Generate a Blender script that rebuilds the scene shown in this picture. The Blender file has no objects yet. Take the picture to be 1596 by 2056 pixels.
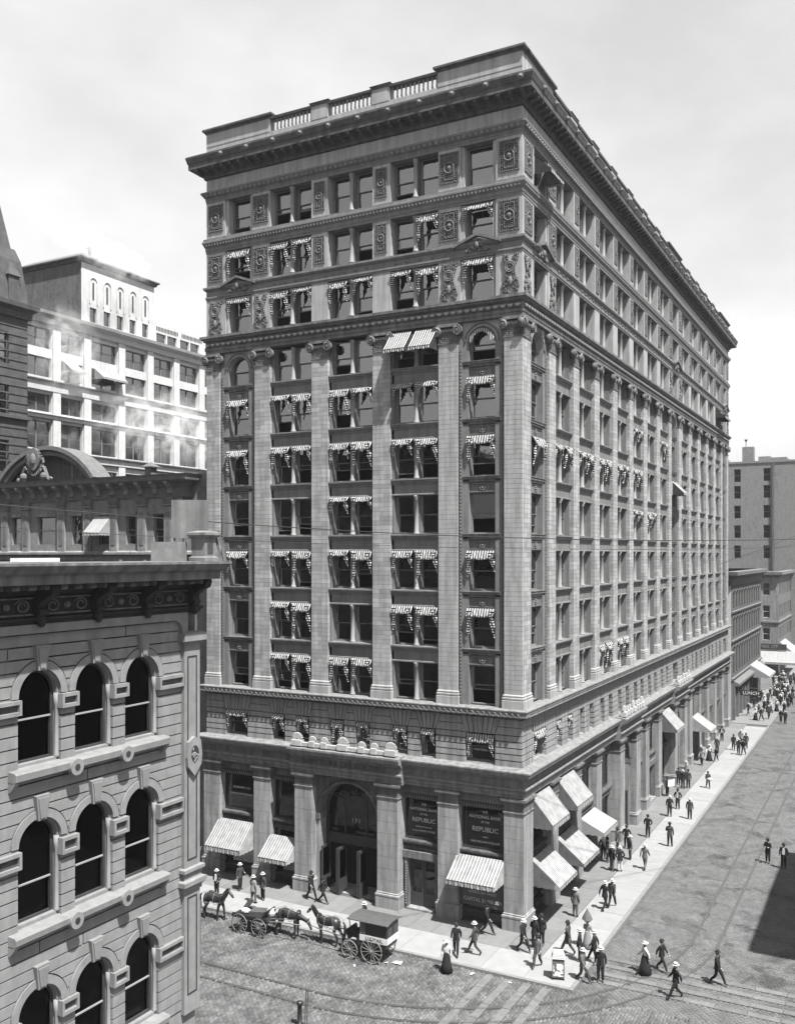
import bpy, math, random
import numpy as np
from mathutils import Vector, Matrix
random.seed(7)
S = bpy.context.scene
COL = S.collection
PI = math.pi
R = math.radians

# ------------------------------------------------------------------ camera, sky, sun, exposure
cam = bpy.data.objects.new('camera', bpy.data.cameras.new('camera'))
COL.objects.link(cam); S.camera = cam
cam.location = (18.57, -49.50, 21.22)
cam.rotation_euler = (R(90), 0, R(28.1875))
cam.data.sensor_fit = 'HORIZONTAL'; cam.data.sensor_width = 36
cam.data.lens = 36 * 1872.3 / 1596
cam.data.shift_y = (1113.9 - 1028) / 1596
cam.data.clip_start = 0.5; cam.data.clip_end = 3000
S.render.resolution_x, S.render.resolution_y = 794, 1024
S.view_settings.view_transform = 'Standard'; S.view_settings.look = 'None'
S.view_settings.gamma = 1.0; S.view_settings.use_curve_mapping = False
S.view_settings.exposure = 1.65
S.cycles.max_bounces = 6; S.cycles.diffuse_bounces = 3; S.cycles.glossy_bounces = 3; S.cycles.transparent_max_bounces = 12; S.cycles.volume_bounces = 2
ALB = 0.55     # one scale for all base greys, so that sunlit stone sits right at this exposure
SUN_AZ, SUN_EL = 27.5, 62.0         # azimuth measured from +x towards -y
w = bpy.data.worlds.new('World'); S.world = w; w.use_nodes = True
nt = w.node_tree; nt.nodes.clear()
N = nt.nodes.new; LK = nt.links.new
sky = N('ShaderNodeTexSky'); sky.sky_type = 'NISHITA'; sky.sun_disc = False
sky.sun_elevation = R(SUN_EL); sky.sun_rotation = R(90 + SUN_AZ)
sky.air_density = 1.0; sky.dust_density = 3.0; sky.ozone_density = 1.0
sep = N('ShaderNodeSeparateColor'); LK(sky.outputs[0], sep.inputs[0])       # a plate that sees blue light only
gain = N('ShaderNodeMath'); gain.operation = 'MULTIPLY'; LK(sep.outputs[2], gain.inputs[0]); gain.inputs[1].default_value = 0.8
base = N('ShaderNodeMath'); base.operation = 'ADD'; LK(gain.outputs[0], base.inputs[0]); base.inputs[1].default_value = 1.25
tc = N('ShaderNodeTexCoord'); mp = N('ShaderNodeMapping'); LK(tc.outputs['Generated'], mp.inputs[0])
mp.inputs['Scale'].default_value = (1.6, 1.6, 3.0); mp.inputs['Location'].default_value = (3.1, 0.6, 0.2)
nz = N('ShaderNodeTexNoise'); LK(mp.outputs[0], nz.inputs[0]); nz.inputs['Scale'].default_value = 1.7
nz.inputs['Detail'].default_value = 7; nz.inputs['Roughness'].default_value = 0.55
cr = N('ShaderNodeMapRange'); LK(nz.outputs[0], cr.inputs[0])
cr.inputs[1].default_value = 0.38; cr.inputs[2].default_value = 0.66; cr.inputs[3].default_value = 0.0; cr.inputs[4].default_value = 1.0
mul = N('ShaderNodeMath'); mul.operation = 'MULTIPLY'; LK(cr.outputs[0], mul.inputs[0]); mul.inputs[1].default_value = 1.2
sm = N('ShaderNodeMath'); sm.operation = 'ADD'; LK(base.outputs[0], sm.inputs[0]); LK(mul.outputs[0], sm.inputs[1])
bg = N('ShaderNodeBackground'); LK(sm.outputs[0], bg.inputs[0]); bg.inputs[1].default_value = 0.06
wo = N('ShaderNodeOutputWorld'); LK(bg.outputs[0], wo.inputs[0])
sl = bpy.data.objects.new('sun', bpy.data.lights.new('sun', 'SUN')); COL.objects.link(sl)
sl.data.energy = 5.0; sl.data.angle = R(0.6); sl.data.color = (1, 0.995, 0.985)
sd = Vector((math.cos(R(SUN_EL)) * math.cos(R(SUN_AZ)), -math.cos(R(SUN_EL)) * math.sin(R(SUN_AZ)), math.sin(R(SUN_EL))))
sl.rotation_euler = sd.to_track_quat('Z', 'Y').to_euler(); sl.location = (60, -60, 90)

# ------------------------------------------------------------------ materials (a black-and-white plate: all greys)
def mat(name, v, rough=0.85, var=0.0, island=0.0, nscale=3.0, bump=0.0, bscale=30.0, spec=0.3, stain=0.0, objrand=0.0, blotch=0.0):
    v = v * ALB
    m = bpy.data.materials.new(name); m.use_nodes = True; t = m.node_tree
    b = t.nodes['Principled BSDF']; b.inputs['Roughness'].default_value = rough
    b.inputs['Specular IOR Level'].default_value = spec
    b.inputs['Base Color'].default_value = (v, v, v * 0.985, 1)
    n = t.nodes.new; l = t.links.new
    c = n('ShaderNodeTexCoord'); g = n('ShaderNodeNewGeometry')
    out = None
    def addm(a, op, x):
        q = n('ShaderNodeMath'); q.operation = op
        if a is None: q.inputs[0].default_value = 1.0
        elif isinstance(a, float): q.inputs[0].default_value = a
        else: l(a, q.inputs[0])
        if isinstance(x, float): q.inputs[1].default_value = x
        else: l(x, q.inputs[1])
        return q.outputs[0]
    def rng(src, a, bb, lo=0.0, hi=1.0):
        q = n('ShaderNodeMapRange'); l(src, q.inputs[0]); q.inputs[1].default_value = lo; q.inputs[2].default_value = hi
        q.inputs[3].default_value = a; q.inputs[4].default_value = bb; return q.outputs[0]
    if var or island or stain or objrand or blotch:
        out = float(v)
        if var:
            q = n('ShaderNodeTexNoise'); l(g.outputs['Position'], q.inputs[0]); q.inputs['Scale'].default_value = nscale
            q.inputs['Detail'].default_value = 5; q.inputs['Roughness'].default_value = 0.65
            out = addm(out, 'MULTIPLY', rng(q.outputs[0], 1 - var, 1 + var, 0.3, 0.7))
        if island: out = addm(out, 'MULTIPLY', rng(g.outputs['Random Per Island'], 1 - island, 1 + island))
        if objrand:
            oi = n('ShaderNodeObjectInfo'); out = addm(out, 'MULTIPLY', rng(oi.outputs['Random'], 1 - objrand, 1 + objrand))
        if blotch:   # trodden dirt and droppings
            q = n('ShaderNodeTexNoise'); l(g.outputs['Position'], q.inputs[0]); q.inputs['Scale'].default_value = 0.42; q.inputs['Detail'].default_value = 7; q.inputs['Roughness'].default_value = 0.7; q.inputs['Distortion'].default_value = 0.6
            out = addm(out, 'MULTIPLY', rng(q.outputs[0], 1.0, 1.0 - blotch, 0.52, 0.64))
        if stain:    # soot that has run down the face
            mpp = n('ShaderNodeMapping'); l(g.outputs['Position'], mpp.inputs[0]); mpp.inputs['Scale'].default_value = (2.2, 2.2, 0.22)
            q = n('ShaderNodeTexNoise'); l(mpp.outputs[0], q.inputs[0]); q.inputs['Scale'].default_value = 1.6; q.inputs['Detail'].default_value = 6
            out = addm(out, 'MULTIPLY', rng(q.outputs[0], 1.0 - stain, 1.0 + 0.25 * stain, 0.35, 0.68))
        cc = n('ShaderNodeCombineColor'); 
        for k in range(3): l(out, cc.inputs[k])
        l(cc.outputs[0], b.inputs['Base Color'])
    if bump:
        q = n('ShaderNodeTexNoise'); l(g.outputs['Position'], q.inputs[0]); q.inputs['Scale'].default_value = bscale; q.inputs['Detail'].default_value = 4
        bn = n('ShaderNodeBump'); bn.inputs['Strength'].default_value = bump; bn.inputs['Distance'].default_value = 0.03
        l(q.outputs[0], bn.inputs['Height']); l(bn.outputs[0], b.inputs['Normal'])
    return m
M = {}
M['terra'] = mat('terracotta', 0.41, 0.75, var=0.12, island=0.19, nscale=1.2, bump=0.15, bscale=14, stain=0.28)
M['trim'] = mat('terracotta_trim', 0.18, 0.75, var=0.2, nscale=2.0, bump=0.2, bscale=18, stain=0.45)
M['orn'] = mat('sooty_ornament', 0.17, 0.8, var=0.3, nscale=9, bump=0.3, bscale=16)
M['mortar'] = mat('mortar', 0.09, 0.95)
M['granite'] = mat('granite', 0.34, 0.7, var=0.12, island=0.09, nscale=4, bump=0.12, bscale=40, stain=0.4)
M['soot'] = mat('soot_shade_trim', 0.10, 0.8, var=0.4, nscale=3, bump=0.4, bscale=14, stain=0.4)  # sooty dark trim; on the relief plates it carries painted recess shade
M['sash'] = mat('sash_paint', 0.22, 0.5, var=0.1)
M['sashw'] = mat('pale_sash', 0.32, 0.5, var=0.1)
M['dark'] = mat('dark_interior', 0.022, 0.9)
M['bronze'] = mat('dark_bronze', 0.05, 0.4, var=0.3, nscale=6, spec=0.5)
M['blind'] = mat('window_blind', 0.62, 0.9, objrand=0.25)
M['white'] = mat('white_paint', 0.78, 0.6, var=0.06)
M['cream'] = mat('pale_terracotta', 0.66, 0.6, var=0.1, island=0.05, nscale=1.5, stain=0.1)
M['pale'] = mat('bleached_terracotta', 0.5, 0.8, var=0.2, nscale=5)
M['roof'] = mat('roof_gravel', 0.16, 0.95, var=0.3, nscale=2, bump=0.3)
M['brick'] = mat('sooty_brick', 0.15, 0.9, var=0.25, nscale=2.5, bump=0.3, bscale=25, stain=0.3)
M['brick2'] = mat('grey_brick', 0.24, 0.9, var=0.22, nscale=2.5, bump=0.3, bscale=25, stain=0.1, blotch=0.15)
M['lime'] = mat('painted_limestone', 0.25, 0.8, var=0.14, island=0.06, nscale=2.5, bump=0.12, bscale=25, stain=0.12)
M['black'] = mat('black_paint', 0.02, 0.45, spec=0.5)
def glass_mat(name, refl, tint):
    m = bpy.data.materials.new(name); m.use_nodes = True; t = m.node_tree; t.nodes.clear()
    n = t.nodes.new; l = t.links.new
    tr = n('ShaderNodeBsdfTransparent'); tr.inputs[0].default_value = (tint, tint, tint, 1)
    gl = n('ShaderNodeBsdfGlossy'); gl.inputs['Roughness'].default_value = 0.015; gl.inputs[0].default_value = (0.9, 0.9, 0.9, 1)
    g = n('ShaderNodeNewGeometry'); q = n('ShaderNodeTexNoise'); l(g.outputs['Position'], q.inputs[0]); q.inputs['Scale'].default_value = 1.1
    bn = n('ShaderNodeBump'); bn.inputs['Strength'].default_value = 0.12; bn.inputs['Distance'].default_value = 0.05; l(q.outputs[0], bn.inputs['Height'])
    l(bn.outputs[0], gl.inputs['Normal'])
    lw = n('ShaderNodeFresnel'); lw.inputs[0].default_value = refl
    mx = n('ShaderNodeMixShader'); l(lw.outputs[0], mx.inputs[0]); l(tr.outputs[0], mx.inputs[1]); l(gl.outputs[0], mx.inputs[2])
    o = n('ShaderNodeOutputMaterial'); l(mx.outputs[0], o.inputs[0]); return m
M['glass'] = glass_mat('window_glass', 2.8, 0.6)
M['glassn'] = glass_mat('deep_glass', 1.22, 0.35)
M['glassd'] = glass_mat('shop_glass', 1.5, 0.55)
def stripe_mat(name, per, a=0.75, bb=0.16, axis=0, duty=0.5):
    m = bpy.data.materials.new(name); m.use_nodes = True; t = m.node_tree; b = t.nodes['Principled BSDF']
    b.inputs['Roughness'].default_value = 0.95; b.inputs['Specular IOR Level'].default_value = 0.1
    n = t.nodes.new; l = t.links.new
    c = n('ShaderNodeTexCoord'); s = n('ShaderNodeSeparateXYZ'); l(c.outputs['Object'], s.inputs[0])
    src = s.outputs[axis]
    q = n('ShaderNodeMath'); q.operation = 'MULTIPLY'; l(src, q.inputs[0]); q.inputs[1].default_value = 1 / per
    fr = n('ShaderNodeMath'); fr.operation = 'FRACT'; l(q.outputs[0], fr.inputs[0])
    gt = n('ShaderNodeMath'); gt.operation = 'GREATER_THAN'; l(fr.outputs[0], gt.inputs[0]); gt.inputs[1].default_value = duty
    nz2 = n('ShaderNodeTexNoise'); l(c.outputs['Object'], nz2.inputs[0]); nz2.inputs['Scale'].default_value = 2.5
    mr = n('ShaderNodeMapRange'); l(gt.outputs[0], mr.inputs[0]); mr.inputs[3].default_value = a; mr.inputs[4].default_value = bb
    mr2 = n('ShaderNodeMapRange'); l(nz2.outputs[0], mr2.inputs[0]); mr2.inputs[1].default_value = .3; mr2.inputs[2].default_value = .7; mr2.inputs[3].default_value = .75; mr2.inputs[4].default_value = 1.08
    pm = n('ShaderNodeMath'); pm.operation = 'MULTIPLY'; l(mr.outputs[0], pm.inputs[0]); l(mr2.outputs[0], pm.inputs[1])
    cc = n('ShaderNodeCombineColor')
    for k in range(3): l(pm.outputs[0], cc.inputs[k])
    l(cc.outputs[0], b.inputs['Base Color'])
    return m
M['awn'] = stripe_mat('striped_canvas', 0.16, 0.33, 0.03)
M['drape'] = stripe_mat('striped_drape', 0.13, 0.4, 0.025, axis=2)
M['shopawn'] = stripe_mat('shop_canvas', 0.19, 0.225, 0.09, duty=0.66)
M['canvas'] = mat('plain_canvas', 0.32, 0.95, var=0.12, nscale=2)

# ------------------------------------------------------------------ mesh helpers
class MB:
    def __init__(s): s.v = []; s.f = []; s.m = []
    def add(s, vs, fs, mi=0):
        o = len(s.v); s.v += [tuple(p) for p in vs]; s.f += [tuple(o + i for i in q) for q in fs]; s.m += [mi] * len(fs); return s
    def box(s, x0, x1, y0, y1, z0, z1, mi=0):
        return s.add([(x0,y0,z0),(x1,y0,z0),(x1,y1,z0),(x0,y1,z0),(x0,y0,z1),(x1,y0,z1),(x1,y1,z1),(x0,y1,z1)],
                     [(0,3,2,1),(4,5,6,7),(0,1,5,4),(1,2,6,5),(2,3,7,6),(3,0,4,7)], mi)
    def hexa(s, b, t, mi=0):   # 4 bottom, 4 top corners
        return s.add(list(b) + list(t), [(0,3,2,1),(4,5,6,7),(0,1,5,4),(1,2,6,5),(2,3,7,6),(3,0,4,7)], mi)
    def exty(s, poly, y0, y1, mi=0):   # poly in (x,z)
        n = len(poly); vs = [(x, y0, z) for x, z in poly] + [(x, y1, z) for x, z in poly]
        return s.add(vs, [tuple(range(n))] + [tuple(range(2*n-1, n-1, -1))] + [(i, n+i, n+(i+1) % n, (i+1) % n) for i in range(n)], mi)
    def extx(s, poly, x0, x1, mi=0):   # poly in (y,z)
        n = len(poly); vs = [(x0, y, z) for y, z in poly] + [(x1, y, z) for y, z in poly]
        return s.add(vs, [tuple(range(n))] + [tuple(range(2*n-1, n-1, -1))] + [(i, n+i, n+(i+1) % n, (i+1) % n) for i in range(n)], mi)
    def cyl(s, p0, p1, r0, r1=None, n=8, mi=0, caps=True):
        r1 = r0 if r1 is None else r1
        p0, p1 = Vector(p0), Vector(p1); d = (p1 - p0).normalized()
        a = d.orthogonal().normalized(); b = d.cross(a)
        vs = []
        for p, r in ((p0, r0), (p1, r1)):
            for i in range(n):
                t = 2*PI*i/n; vs.append(p + (a*math.cos(t) + b*math.sin(t))*r)
        fs = [(i, (i+1) % n, n+(i+1) % n, n+i) for i in range(n)]
        if caps: fs += [tuple(range(n-1, -1, -1)), tuple(range(n, 2*n))]
        return s.add(vs, fs, mi)
    def tube(s, pts, rs, n=6, mi=0, caps=True):
        pts = [Vector(p) for p in pts]
        if not hasattr(rs, '__len__'): rs = [rs]*len(pts)
        vs = []; up = None
        for i, p in enumerate(pts):
            d = (pts[min(i+1, len(pts)-1)] - pts[max(i-1, 0)]).normalized()
            if up is None: up = d.orthogonal().normalized()
            a = (up - d*up.dot(d)).normalized(); up = a; b = d.cross(a)
            for k in range(n):
                t = 2*PI*k/n; vs.append(p + (a*math.cos(t) + b*math.sin(t))*rs[i])
        fs = []
        for i in range(len(pts)-1):
            for k in range(n): fs.append((i*n+k, i*n+(k+1) % n, (i+1)*n+(k+1) % n, (i+1)*n+k))
        if caps: fs += [tuple(range(n-1, -1, -1)), tuple(range((len(pts)-1)*n, len(pts)*n))]
        return s.add(vs, fs, mi)
    def ball(s, c, r, n=8, k=5, sc=(1,1,1), mi=0):
        vs = [(c[0], c[1], c[2]-r*sc[2])]
        for j in range(1, k):
            t = PI*j/k - PI/2
            for i in range(n):
                a = 2*PI*i/n; vs.append((c[0]+r*sc[0]*math.cos(t)*math.cos(a), c[1]+r*sc[1]*math.cos(t)*math.sin(a), c[2]+r*sc[2]*math.sin(t)))
        vs.append((c[0], c[1], c[2]+r*sc[2])); top = len(vs)-1
        fs = [(0, 1+(i+1) % n, 1+i) for i in range(n)]
        for j in range(k-2):
            for i in range(n): fs.append((1+j*n+i, 1+j*n+(i+1) % n, 1+(j+1)*n+(i+1) % n, 1+(j+1)*n+i))
        fs += [(1+(k-2)*n+i, 1+(k-2)*n+(i+1) % n, top) for i in range(n)]
        return s.add(vs, fs, mi)
    def lathe(s, prof, c=(0,0,0), n=12, mi=0):   # prof (r,z), axis z
        vs = []
        for r, z in prof:
            for i in range(n): a = 2*PI*i/n; vs.append((c[0]+r*math.cos(a), c[1]+r*math.sin(a), c[2]+z))
        k = len(prof)
        fs = [(j*n+i, j*n+(i+1) % n, (j+1)*n+(i+1) % n, (j+1)*n+i) for j in range(k-1) for i in range(n)]
        fs += [tuple(range(n-1, -1, -1)), tuple(range((k-1)*n, k*n))]
        return s.add(vs, fs, mi)
    def ring(s, prof, x0, x1, y0, y1, mi=0):      # mouldings that run round a rectangular plan; prof = (overhang, z)
        vs = []
        for o, z in prof: vs += [(x0-o, y0-o, z), (x1+o, y0-o, z), (x1+o, y1+o, z), (x0-o, y1+o, z)]
        fs = [(j*4+i, j*4+(i+1) % 4, j*4+4+(i+1) % 4, j*4+4+i) for j in range(len(prof)-1) for i in range(4)]
        return s.add(vs, fs, mi)
    def xf(s, mtx):
        s.v = [tuple(mtx @ Vector(p)) for p in s.v]; return s
    def mesh(s, name, mats, smooth=False):
        me = bpy.data.meshes.new(name); me.from_pydata(s.v, [], s.f)
        mats = mats if isinstance(mats, (list, tuple)) else [mats]
        for q in mats: me.materials.append(M[q] if isinstance(q, str) else q)
        if any(s.m): me.polygons.foreach_set('material_index', s.m)
        if smooth: me.polygons.foreach_set('use_smooth', [True]*len(s.f))
        me.update(); return me
    def build(s, name, mats, parent=None, loc=(0,0,0), rz=0, smooth=False, **k):
        return put(name, s.mesh(name, mats, smooth), parent, loc, rz, **k)
def put(name, me, parent=None, loc=(0,0,0), rz=0, label=None, cat=None, group=None, kind=None):
    o = bpy.data.objects.new(name, me); COL.objects.link(o); o.location = loc; o.rotation_euler = (0, 0, rz); o.parent = parent
    return tag(o, label, cat, group, kind)
def tag(o, label=None, cat=None, group=None, kind=None):
    if label: o['label'] = label
    if cat: o['category'] = cat
    if group: o['group'] = group
    if kind: o['kind'] = kind
    return o
def empty(name, loc=(0,0,0), rz=0, label=None, cat=None, group=None):
    o = bpy.data.objects.new(name, None); o.empty_display_size = 0.3
    COL.objects.link(o); o.location = loc; o.rotation_euler = (0, 0, rz)
    return tag(o, label, cat, group)
CHILD = {}
def copy_tree(o, parent=None):
    c = o.copy(); COL.objects.link(c); c.parent = parent
    for ch in list(o.children): copy_tree(ch, c)
    return c
def text_mesh(txt, size, ext=0.01, align='CENTER', sx=1.0):
    cu = bpy.data.curves.new('lettering', 'FONT'); cu.body = txt; cu.size = size; cu.extrude = ext; cu.align_x = align; cu.resolution_u = 2
    ob = bpy.data.objects.new('lettering', cu); COL.objects.link(ob)
    bpy.context.view_layer.update()
    me = bpy.data.meshes.new_from_object(ob.evaluated_get(bpy.context.evaluated_depsgraph_get()))
    bpy.data.objects.remove(ob); bpy.data.curves.remove(cu)
    me.transform(Matrix.Rotation(R(90), 4, 'X') @ Matrix.Diagonal((sx, 1, 1, 1)))
    return me
def letters(txt, size, m, parent, f, x, y, z, sx=1.0, rz=0, name='lettering'):
    me = text_mesh(txt, size, 0.012, sx=sx); me.materials.append(M[m])
    p = FT(f, x, y, z); return put(name, me, parent, p, (PI/2 if f else 0) + rz)
def FT(f, x, y, z):   # facade coordinates: x to the right, y into the wall, z up ; f=0 Monroe front, f=1 LaSalle front
    return (x, y, z) if f == 0 else (-y, x, z)
def FR(f): return PI/2 if f else 0.0
M['cold'] = mat('colonnette_terracotta', 0.30, 0.75, var=0.12, nscale=2.0)
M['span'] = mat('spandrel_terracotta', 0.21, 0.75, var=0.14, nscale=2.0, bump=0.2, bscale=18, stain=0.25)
M['gtrim'] = mat('granite_trim', 0.25, 0.8, var=0.2, nscale=3, bump=0.15, stain=0.35)

# ------------------------------------------------------------------ the office building on the corner
WX, LY = 22.6, 72.4
office = empty('office_building', (0, 0, 0), label='tall terracotta office block with an arched entrance on the street corner', cat='building')
RP = [4.6, 9.4, 14.2, 19.0, 23.8, 28.55, 33.35, 38.15, 42.65, 47.45, 52.25, 57.05, 61.85, 66.9]
EL = [[('pier',-22.6,-21.5),('nar',-21.5,-18.6),('pil',-18.6,-17.37),('bay',-17.37,-14.14),('pil',-14.14,-12.92),('bay',-12.92,-9.69),
       ('pil',-9.69,-8.46),('bay',-8.46,-5.23),('pil',-5.23,-4.0),('nar',-4.0,-1.1),('pier',-1.1,0.0)],
      [('pier',0.0,1.4),('nar',1.4,4.6)]]
for i, p in enumerate(RP):
    EL[1].append(('pil', p, p+1.25))
    if i < len(RP)-1: EL[1].append(('nar' if i == 7 else 'bay', p+1.25, RP[i+1]))
EL[1] += [('nar', 68.15, 71.2), ('pier', 71.2, 72.4)]
cache = {}
def shared(key, fn):
    if key not in cache: cache[key] = fn()
    return cache[key]
def oput(name, me, f, x, y=0.0, z=0.0, parent=None, **k):      # a part of the office building, placed in facade coordinates
    return put(name, me, office if parent is None else parent, FT(f, x, y, z) if parent is None else (x, y, z), FR(f) if parent is None else 0, **k)
def ledge(name, prof, m='trim'): return MB().ring(prof, -WX, 0, 0, LY).build(name, m, office)
FLOOR = [12.5] + [12.42 + 3.34*k for k in range(1, 7)]
HEAD = [14.78] + [12.42 + 3.34*k + 2.36 for k in range(1, 6)] + [34.6]

# shell
b = MB(); b.box(-WX+0.02, -WX+0.32, 0.95, LY-0.02, 0, 47.9); b.build('side_wall', 'brick2', office)
b = MB(); b.box(-WX+0.02, -0.95, LY-0.35, LY-0.02, 0, 47.9); b.build('rear_wall', 'brick2', office)
b = MB(); b.box(-WX+2.2, -2.2, 2.2, LY-2, 0.05, 47.6); b.build('interior_partition', 'dark', office)
b = MB(); b.box(-WX+0.33, -0.3, 0.3, LY-0.37, 47.62, 47.88); b.build('roof', 'roof', office)
fl = MB()
for z in FLOOR[1:] + [9.0, 12.2, 35.9, 39.2, 42.4]: pass
for z in [4.0, 8.7] + [q-0.25 for q in FLOOR] + [35.7, 39.1, 42.3, 45.4]:
    MB().box(-WX+0.4, -0.95, 0.95, LY-0.5, z-0.15, z).build('floor_slab', 'dark', office)

# mouldings that run round the building
ledge('base_entablature', [(-.4,7.44),(.18,7.5),(.18,7.66),(.24,7.69),(.24,7.9),(.34,7.95),(.38,8.0),(.38,8.08),(.2,8.13),(.2,8.5),(.32,8.56),(.36,8.68),(.62,8.78),(.66,8.95),(.7,9.0),(.7,9.08),(0.02,9.2),(-.4,9.2)], 'gtrim')
ledge('belt_course', [(-.4,11.93),(.06,11.97),(.12,12.03),(.3,12.06),(.38,12.08),(.38,12.36),(.43,12.38),(.43,12.44),(-.0,12.5),(-.4,12.5)], 'gtrim')
ledge('pilaster_entablature', [(-.5,34.72),(.05,34.73),(.05,34.93),(.09,34.95),(.09,35.13),(.13,35.15),(.05,35.2),(.05,35.5),(.16,35.56),(.2,35.66),(.34,35.74),(.34,35.9),(.0,35.97),(-.5,35.97)])
ledge('attic_cornice', [(-.5,38.36),(.03,38.37),(.03,38.48),(.07,38.5),(.07,38.58),(0.01,38.62),(0.01,38.97),(.07,39.0),(.18,39.12),(.18,39.24),(-.0,39.3),(-.5,39.3)], 'span')
ledge('upper_string_course', [(-.5,41.52),(.03,41.53),(.03,41.68),(.06,41.7),(.06,41.9),(.1,41.95),(.2,42.18),(.23,42.2),(.23,42.32),(.16,42.36),(.16,42.5),(-.0,42.55),(-.5,42.55)], 'span')
ledge('frieze_moulding', [(-.5,44.94),(.03,44.95),(.03,45.1),(.06,45.12),(.06,45.26),(.1,45.28),(.26,45.5),(.29,45.53),(.29,45.64),(-.0,45.7),(-.5,45.7)], 'span')
ledge('frieze', [(-.3,45.66),(-.002,45.66),(-.002,46.5)], 'terra')
ledge('main_cornice', [(-.3,46.46),(.12,46.55),(.12,46.74),(.22,46.8),(.22,47.0),(.3,47.03),(.86,47.09),(.86,47.42),(.9,47.46),(.98,47.74),(1.0,47.78),(1.0,47.91),(-.1,47.99),(-.5,47.99)], 'soot')

# blocks of the pilaster shafts: the nearest 300 one by one, the rest joined
CH = 0.278; rest = MB(); nblock = [0]
def one_block(f, x0, x1, y0, y1, z0, single):
    g = 0.007
    if single and nblock[0] < 300:
        nblock[0] += 1
        wv, dv = round(x1-x0, 3), round(y1-y0, 3)
        me = shared(('blk', wv, dv), lambda: MB().box(g, wv-g, 0, dv, g, CH-g).mesh('block', 'terra'))
        jit = random.uniform(-.004, .002)
        return oput('block', me, f, x0, y0+jit, z0)
    b = MB().box(x0+g, x1-g, y0, y1, z0+g, z0+CH-g)
    if f: b.v = [(-y, x, z) for x, y, z in b.v]
    rest.add(b.v, b.f)
def shaft(f, x0, x1, z0, z1, single, lead=0.0, nb=2):
    n = int(round((z1-z0)/CH)); wd = x1-x0
    for i in range(n):
        t = 0.62 if i % 2 else 0.38
        xs = [x0+lead, x0+lead+(wd-lead)*t, x1] if nb == 2 else [x0+lead, x1]
        for a, c in zip(xs[:-1], xs[1:]): one_block(f, a, c, 0, 0.29, z0+i*CH, single)
def pier_core(f, x0, x1, z0, z1, name='shaft'):
    me = shared((name, round(x1-x0, 2), round(z1-z0, 2)), lambda: MB().box(0.012, x1-x0-0.012, 0.012, 0.9, 0, z1-z0).mesh(name, 'mortar'))
    return oput(name, me, f, x0, 0, z0)
def base_mesh(wd, dp):
    return MB().ring([(-.1,0),(.10,0),(.10,.48),(.06,.5),(.09,.56),(.09,.64),(.03,.67),(.06,.71),(.06,.77),(0,.83),(-.1,.84)], 0, wd, 0, dp).mesh('plinth', 'terra')
def spiral(cx, cz, sgn, y, b, r0=0.29):
    pts = []; rs = []
    for i in range(30):
        t = i/29; a = PI/2 - sgn*(-t*2.3*2*PI); r = r0*(1-t)**0.9 + 0.02
        pts.append((cx + r*math.cos(a)*1.0, y - 0.02*t, cz + r*math.sin(a))); rs.append(0.034*(1-.5*t))
    b.tube(pts, rs, 5)
    n = 14; b.exty([(cx+r0*1.02*math.cos(2*PI*i/n), cz+r0*1.02*math.sin(2*PI*i/n)) for i in range(n)], y, y+0.3)
    b.ball((cx, y-0.04, cz), 0.05, 6, 4)
def cap_meshes(wd):
    body = MB()
    body.box(-.04, wd+.04, -.05, .5, 0, .07)                          # astragal
    body.box(0, wd, 0, .5, .07, .66)                                  # necking
    body.extx([(.5,.6),(-.02,.6),(-.1,.72),(-.12,.84),(-.06,.9),(.5,.9)], .05, wd-.05)
    body.box(-.1, wd+.1, -.17, .5, .98, 1.05); body.box(-.06, wd+.06, -.13, .5, 1.052, 1.17)
    for i in range(5): body.ball((wd*(i+.5)/5, -.1, .74), 0.05, 6, 4)
    leaf = MB()
    for i in range(int(wd/0.11)):
        for j in range(5):
            leaf.ball((0.06+i*0.11+random.uniform(-.02,.02), -.005, .13+j*.11+random.uniform(-.02,.02)), random.uniform(.03,.055), 5, 3)
    vol = MB(); spiral(0, 0, 1, -.2, vol); vol2 = MB(); spiral(0, 0, -1, -.2, vol2)
    return (body.mesh('capital', 'trim'), leaf.mesh('acanthus', 'orn'), vol.mesh('volute', 'trim', True), vol2.mesh('volute', 'trim', True))
def capital(f, x0, x1, z):
    wd = round(x1-x0, 2); a, l, v1, v2 = shared(('cap', wd), lambda: cap_meshes(wd))
    c = oput('capital', a, f, x0, 0, z)
    put('acanthus', l, c, kind='stuff'); put('volute', v1, c, (-.05, 0, .74)); put('volute', v2, c, (wd+.05, 0, .74))
for f in (0, 1):
    for kd, x0, x1 in EL[f]:
        if kd not in ('pil', 'pier'): continue
        cornerL, cornerR = (f == 0 and x1 == 0.0), (f == 1 and x0 == 0.0)
        if cornerR: 
            shaft(1, 0.3, x1, 13.29, 33.5, False)
            capital(1, x0, x1, 33.55)
            continue
        dp = 1.4 if cornerL else 0.5
        if cornerL:
            MB().box(x0+.012, -.012, .012, 1.388, 13.2, 33.6).build('shaft', 'mortar', office)
        else: pier_core(f, x0, x1, 13.2, 33.6)
        shaft(f, x0, x1, 13.29, 33.5, f == 0 and x0 > -6)
        oput('plinth', shared(('pl', round(x1-x0, 2), dp), lambda: base_mesh(x1-x0, dp)), f, x0, 0, 12.47)
        capital(f, x0, x1, 33.55)

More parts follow.
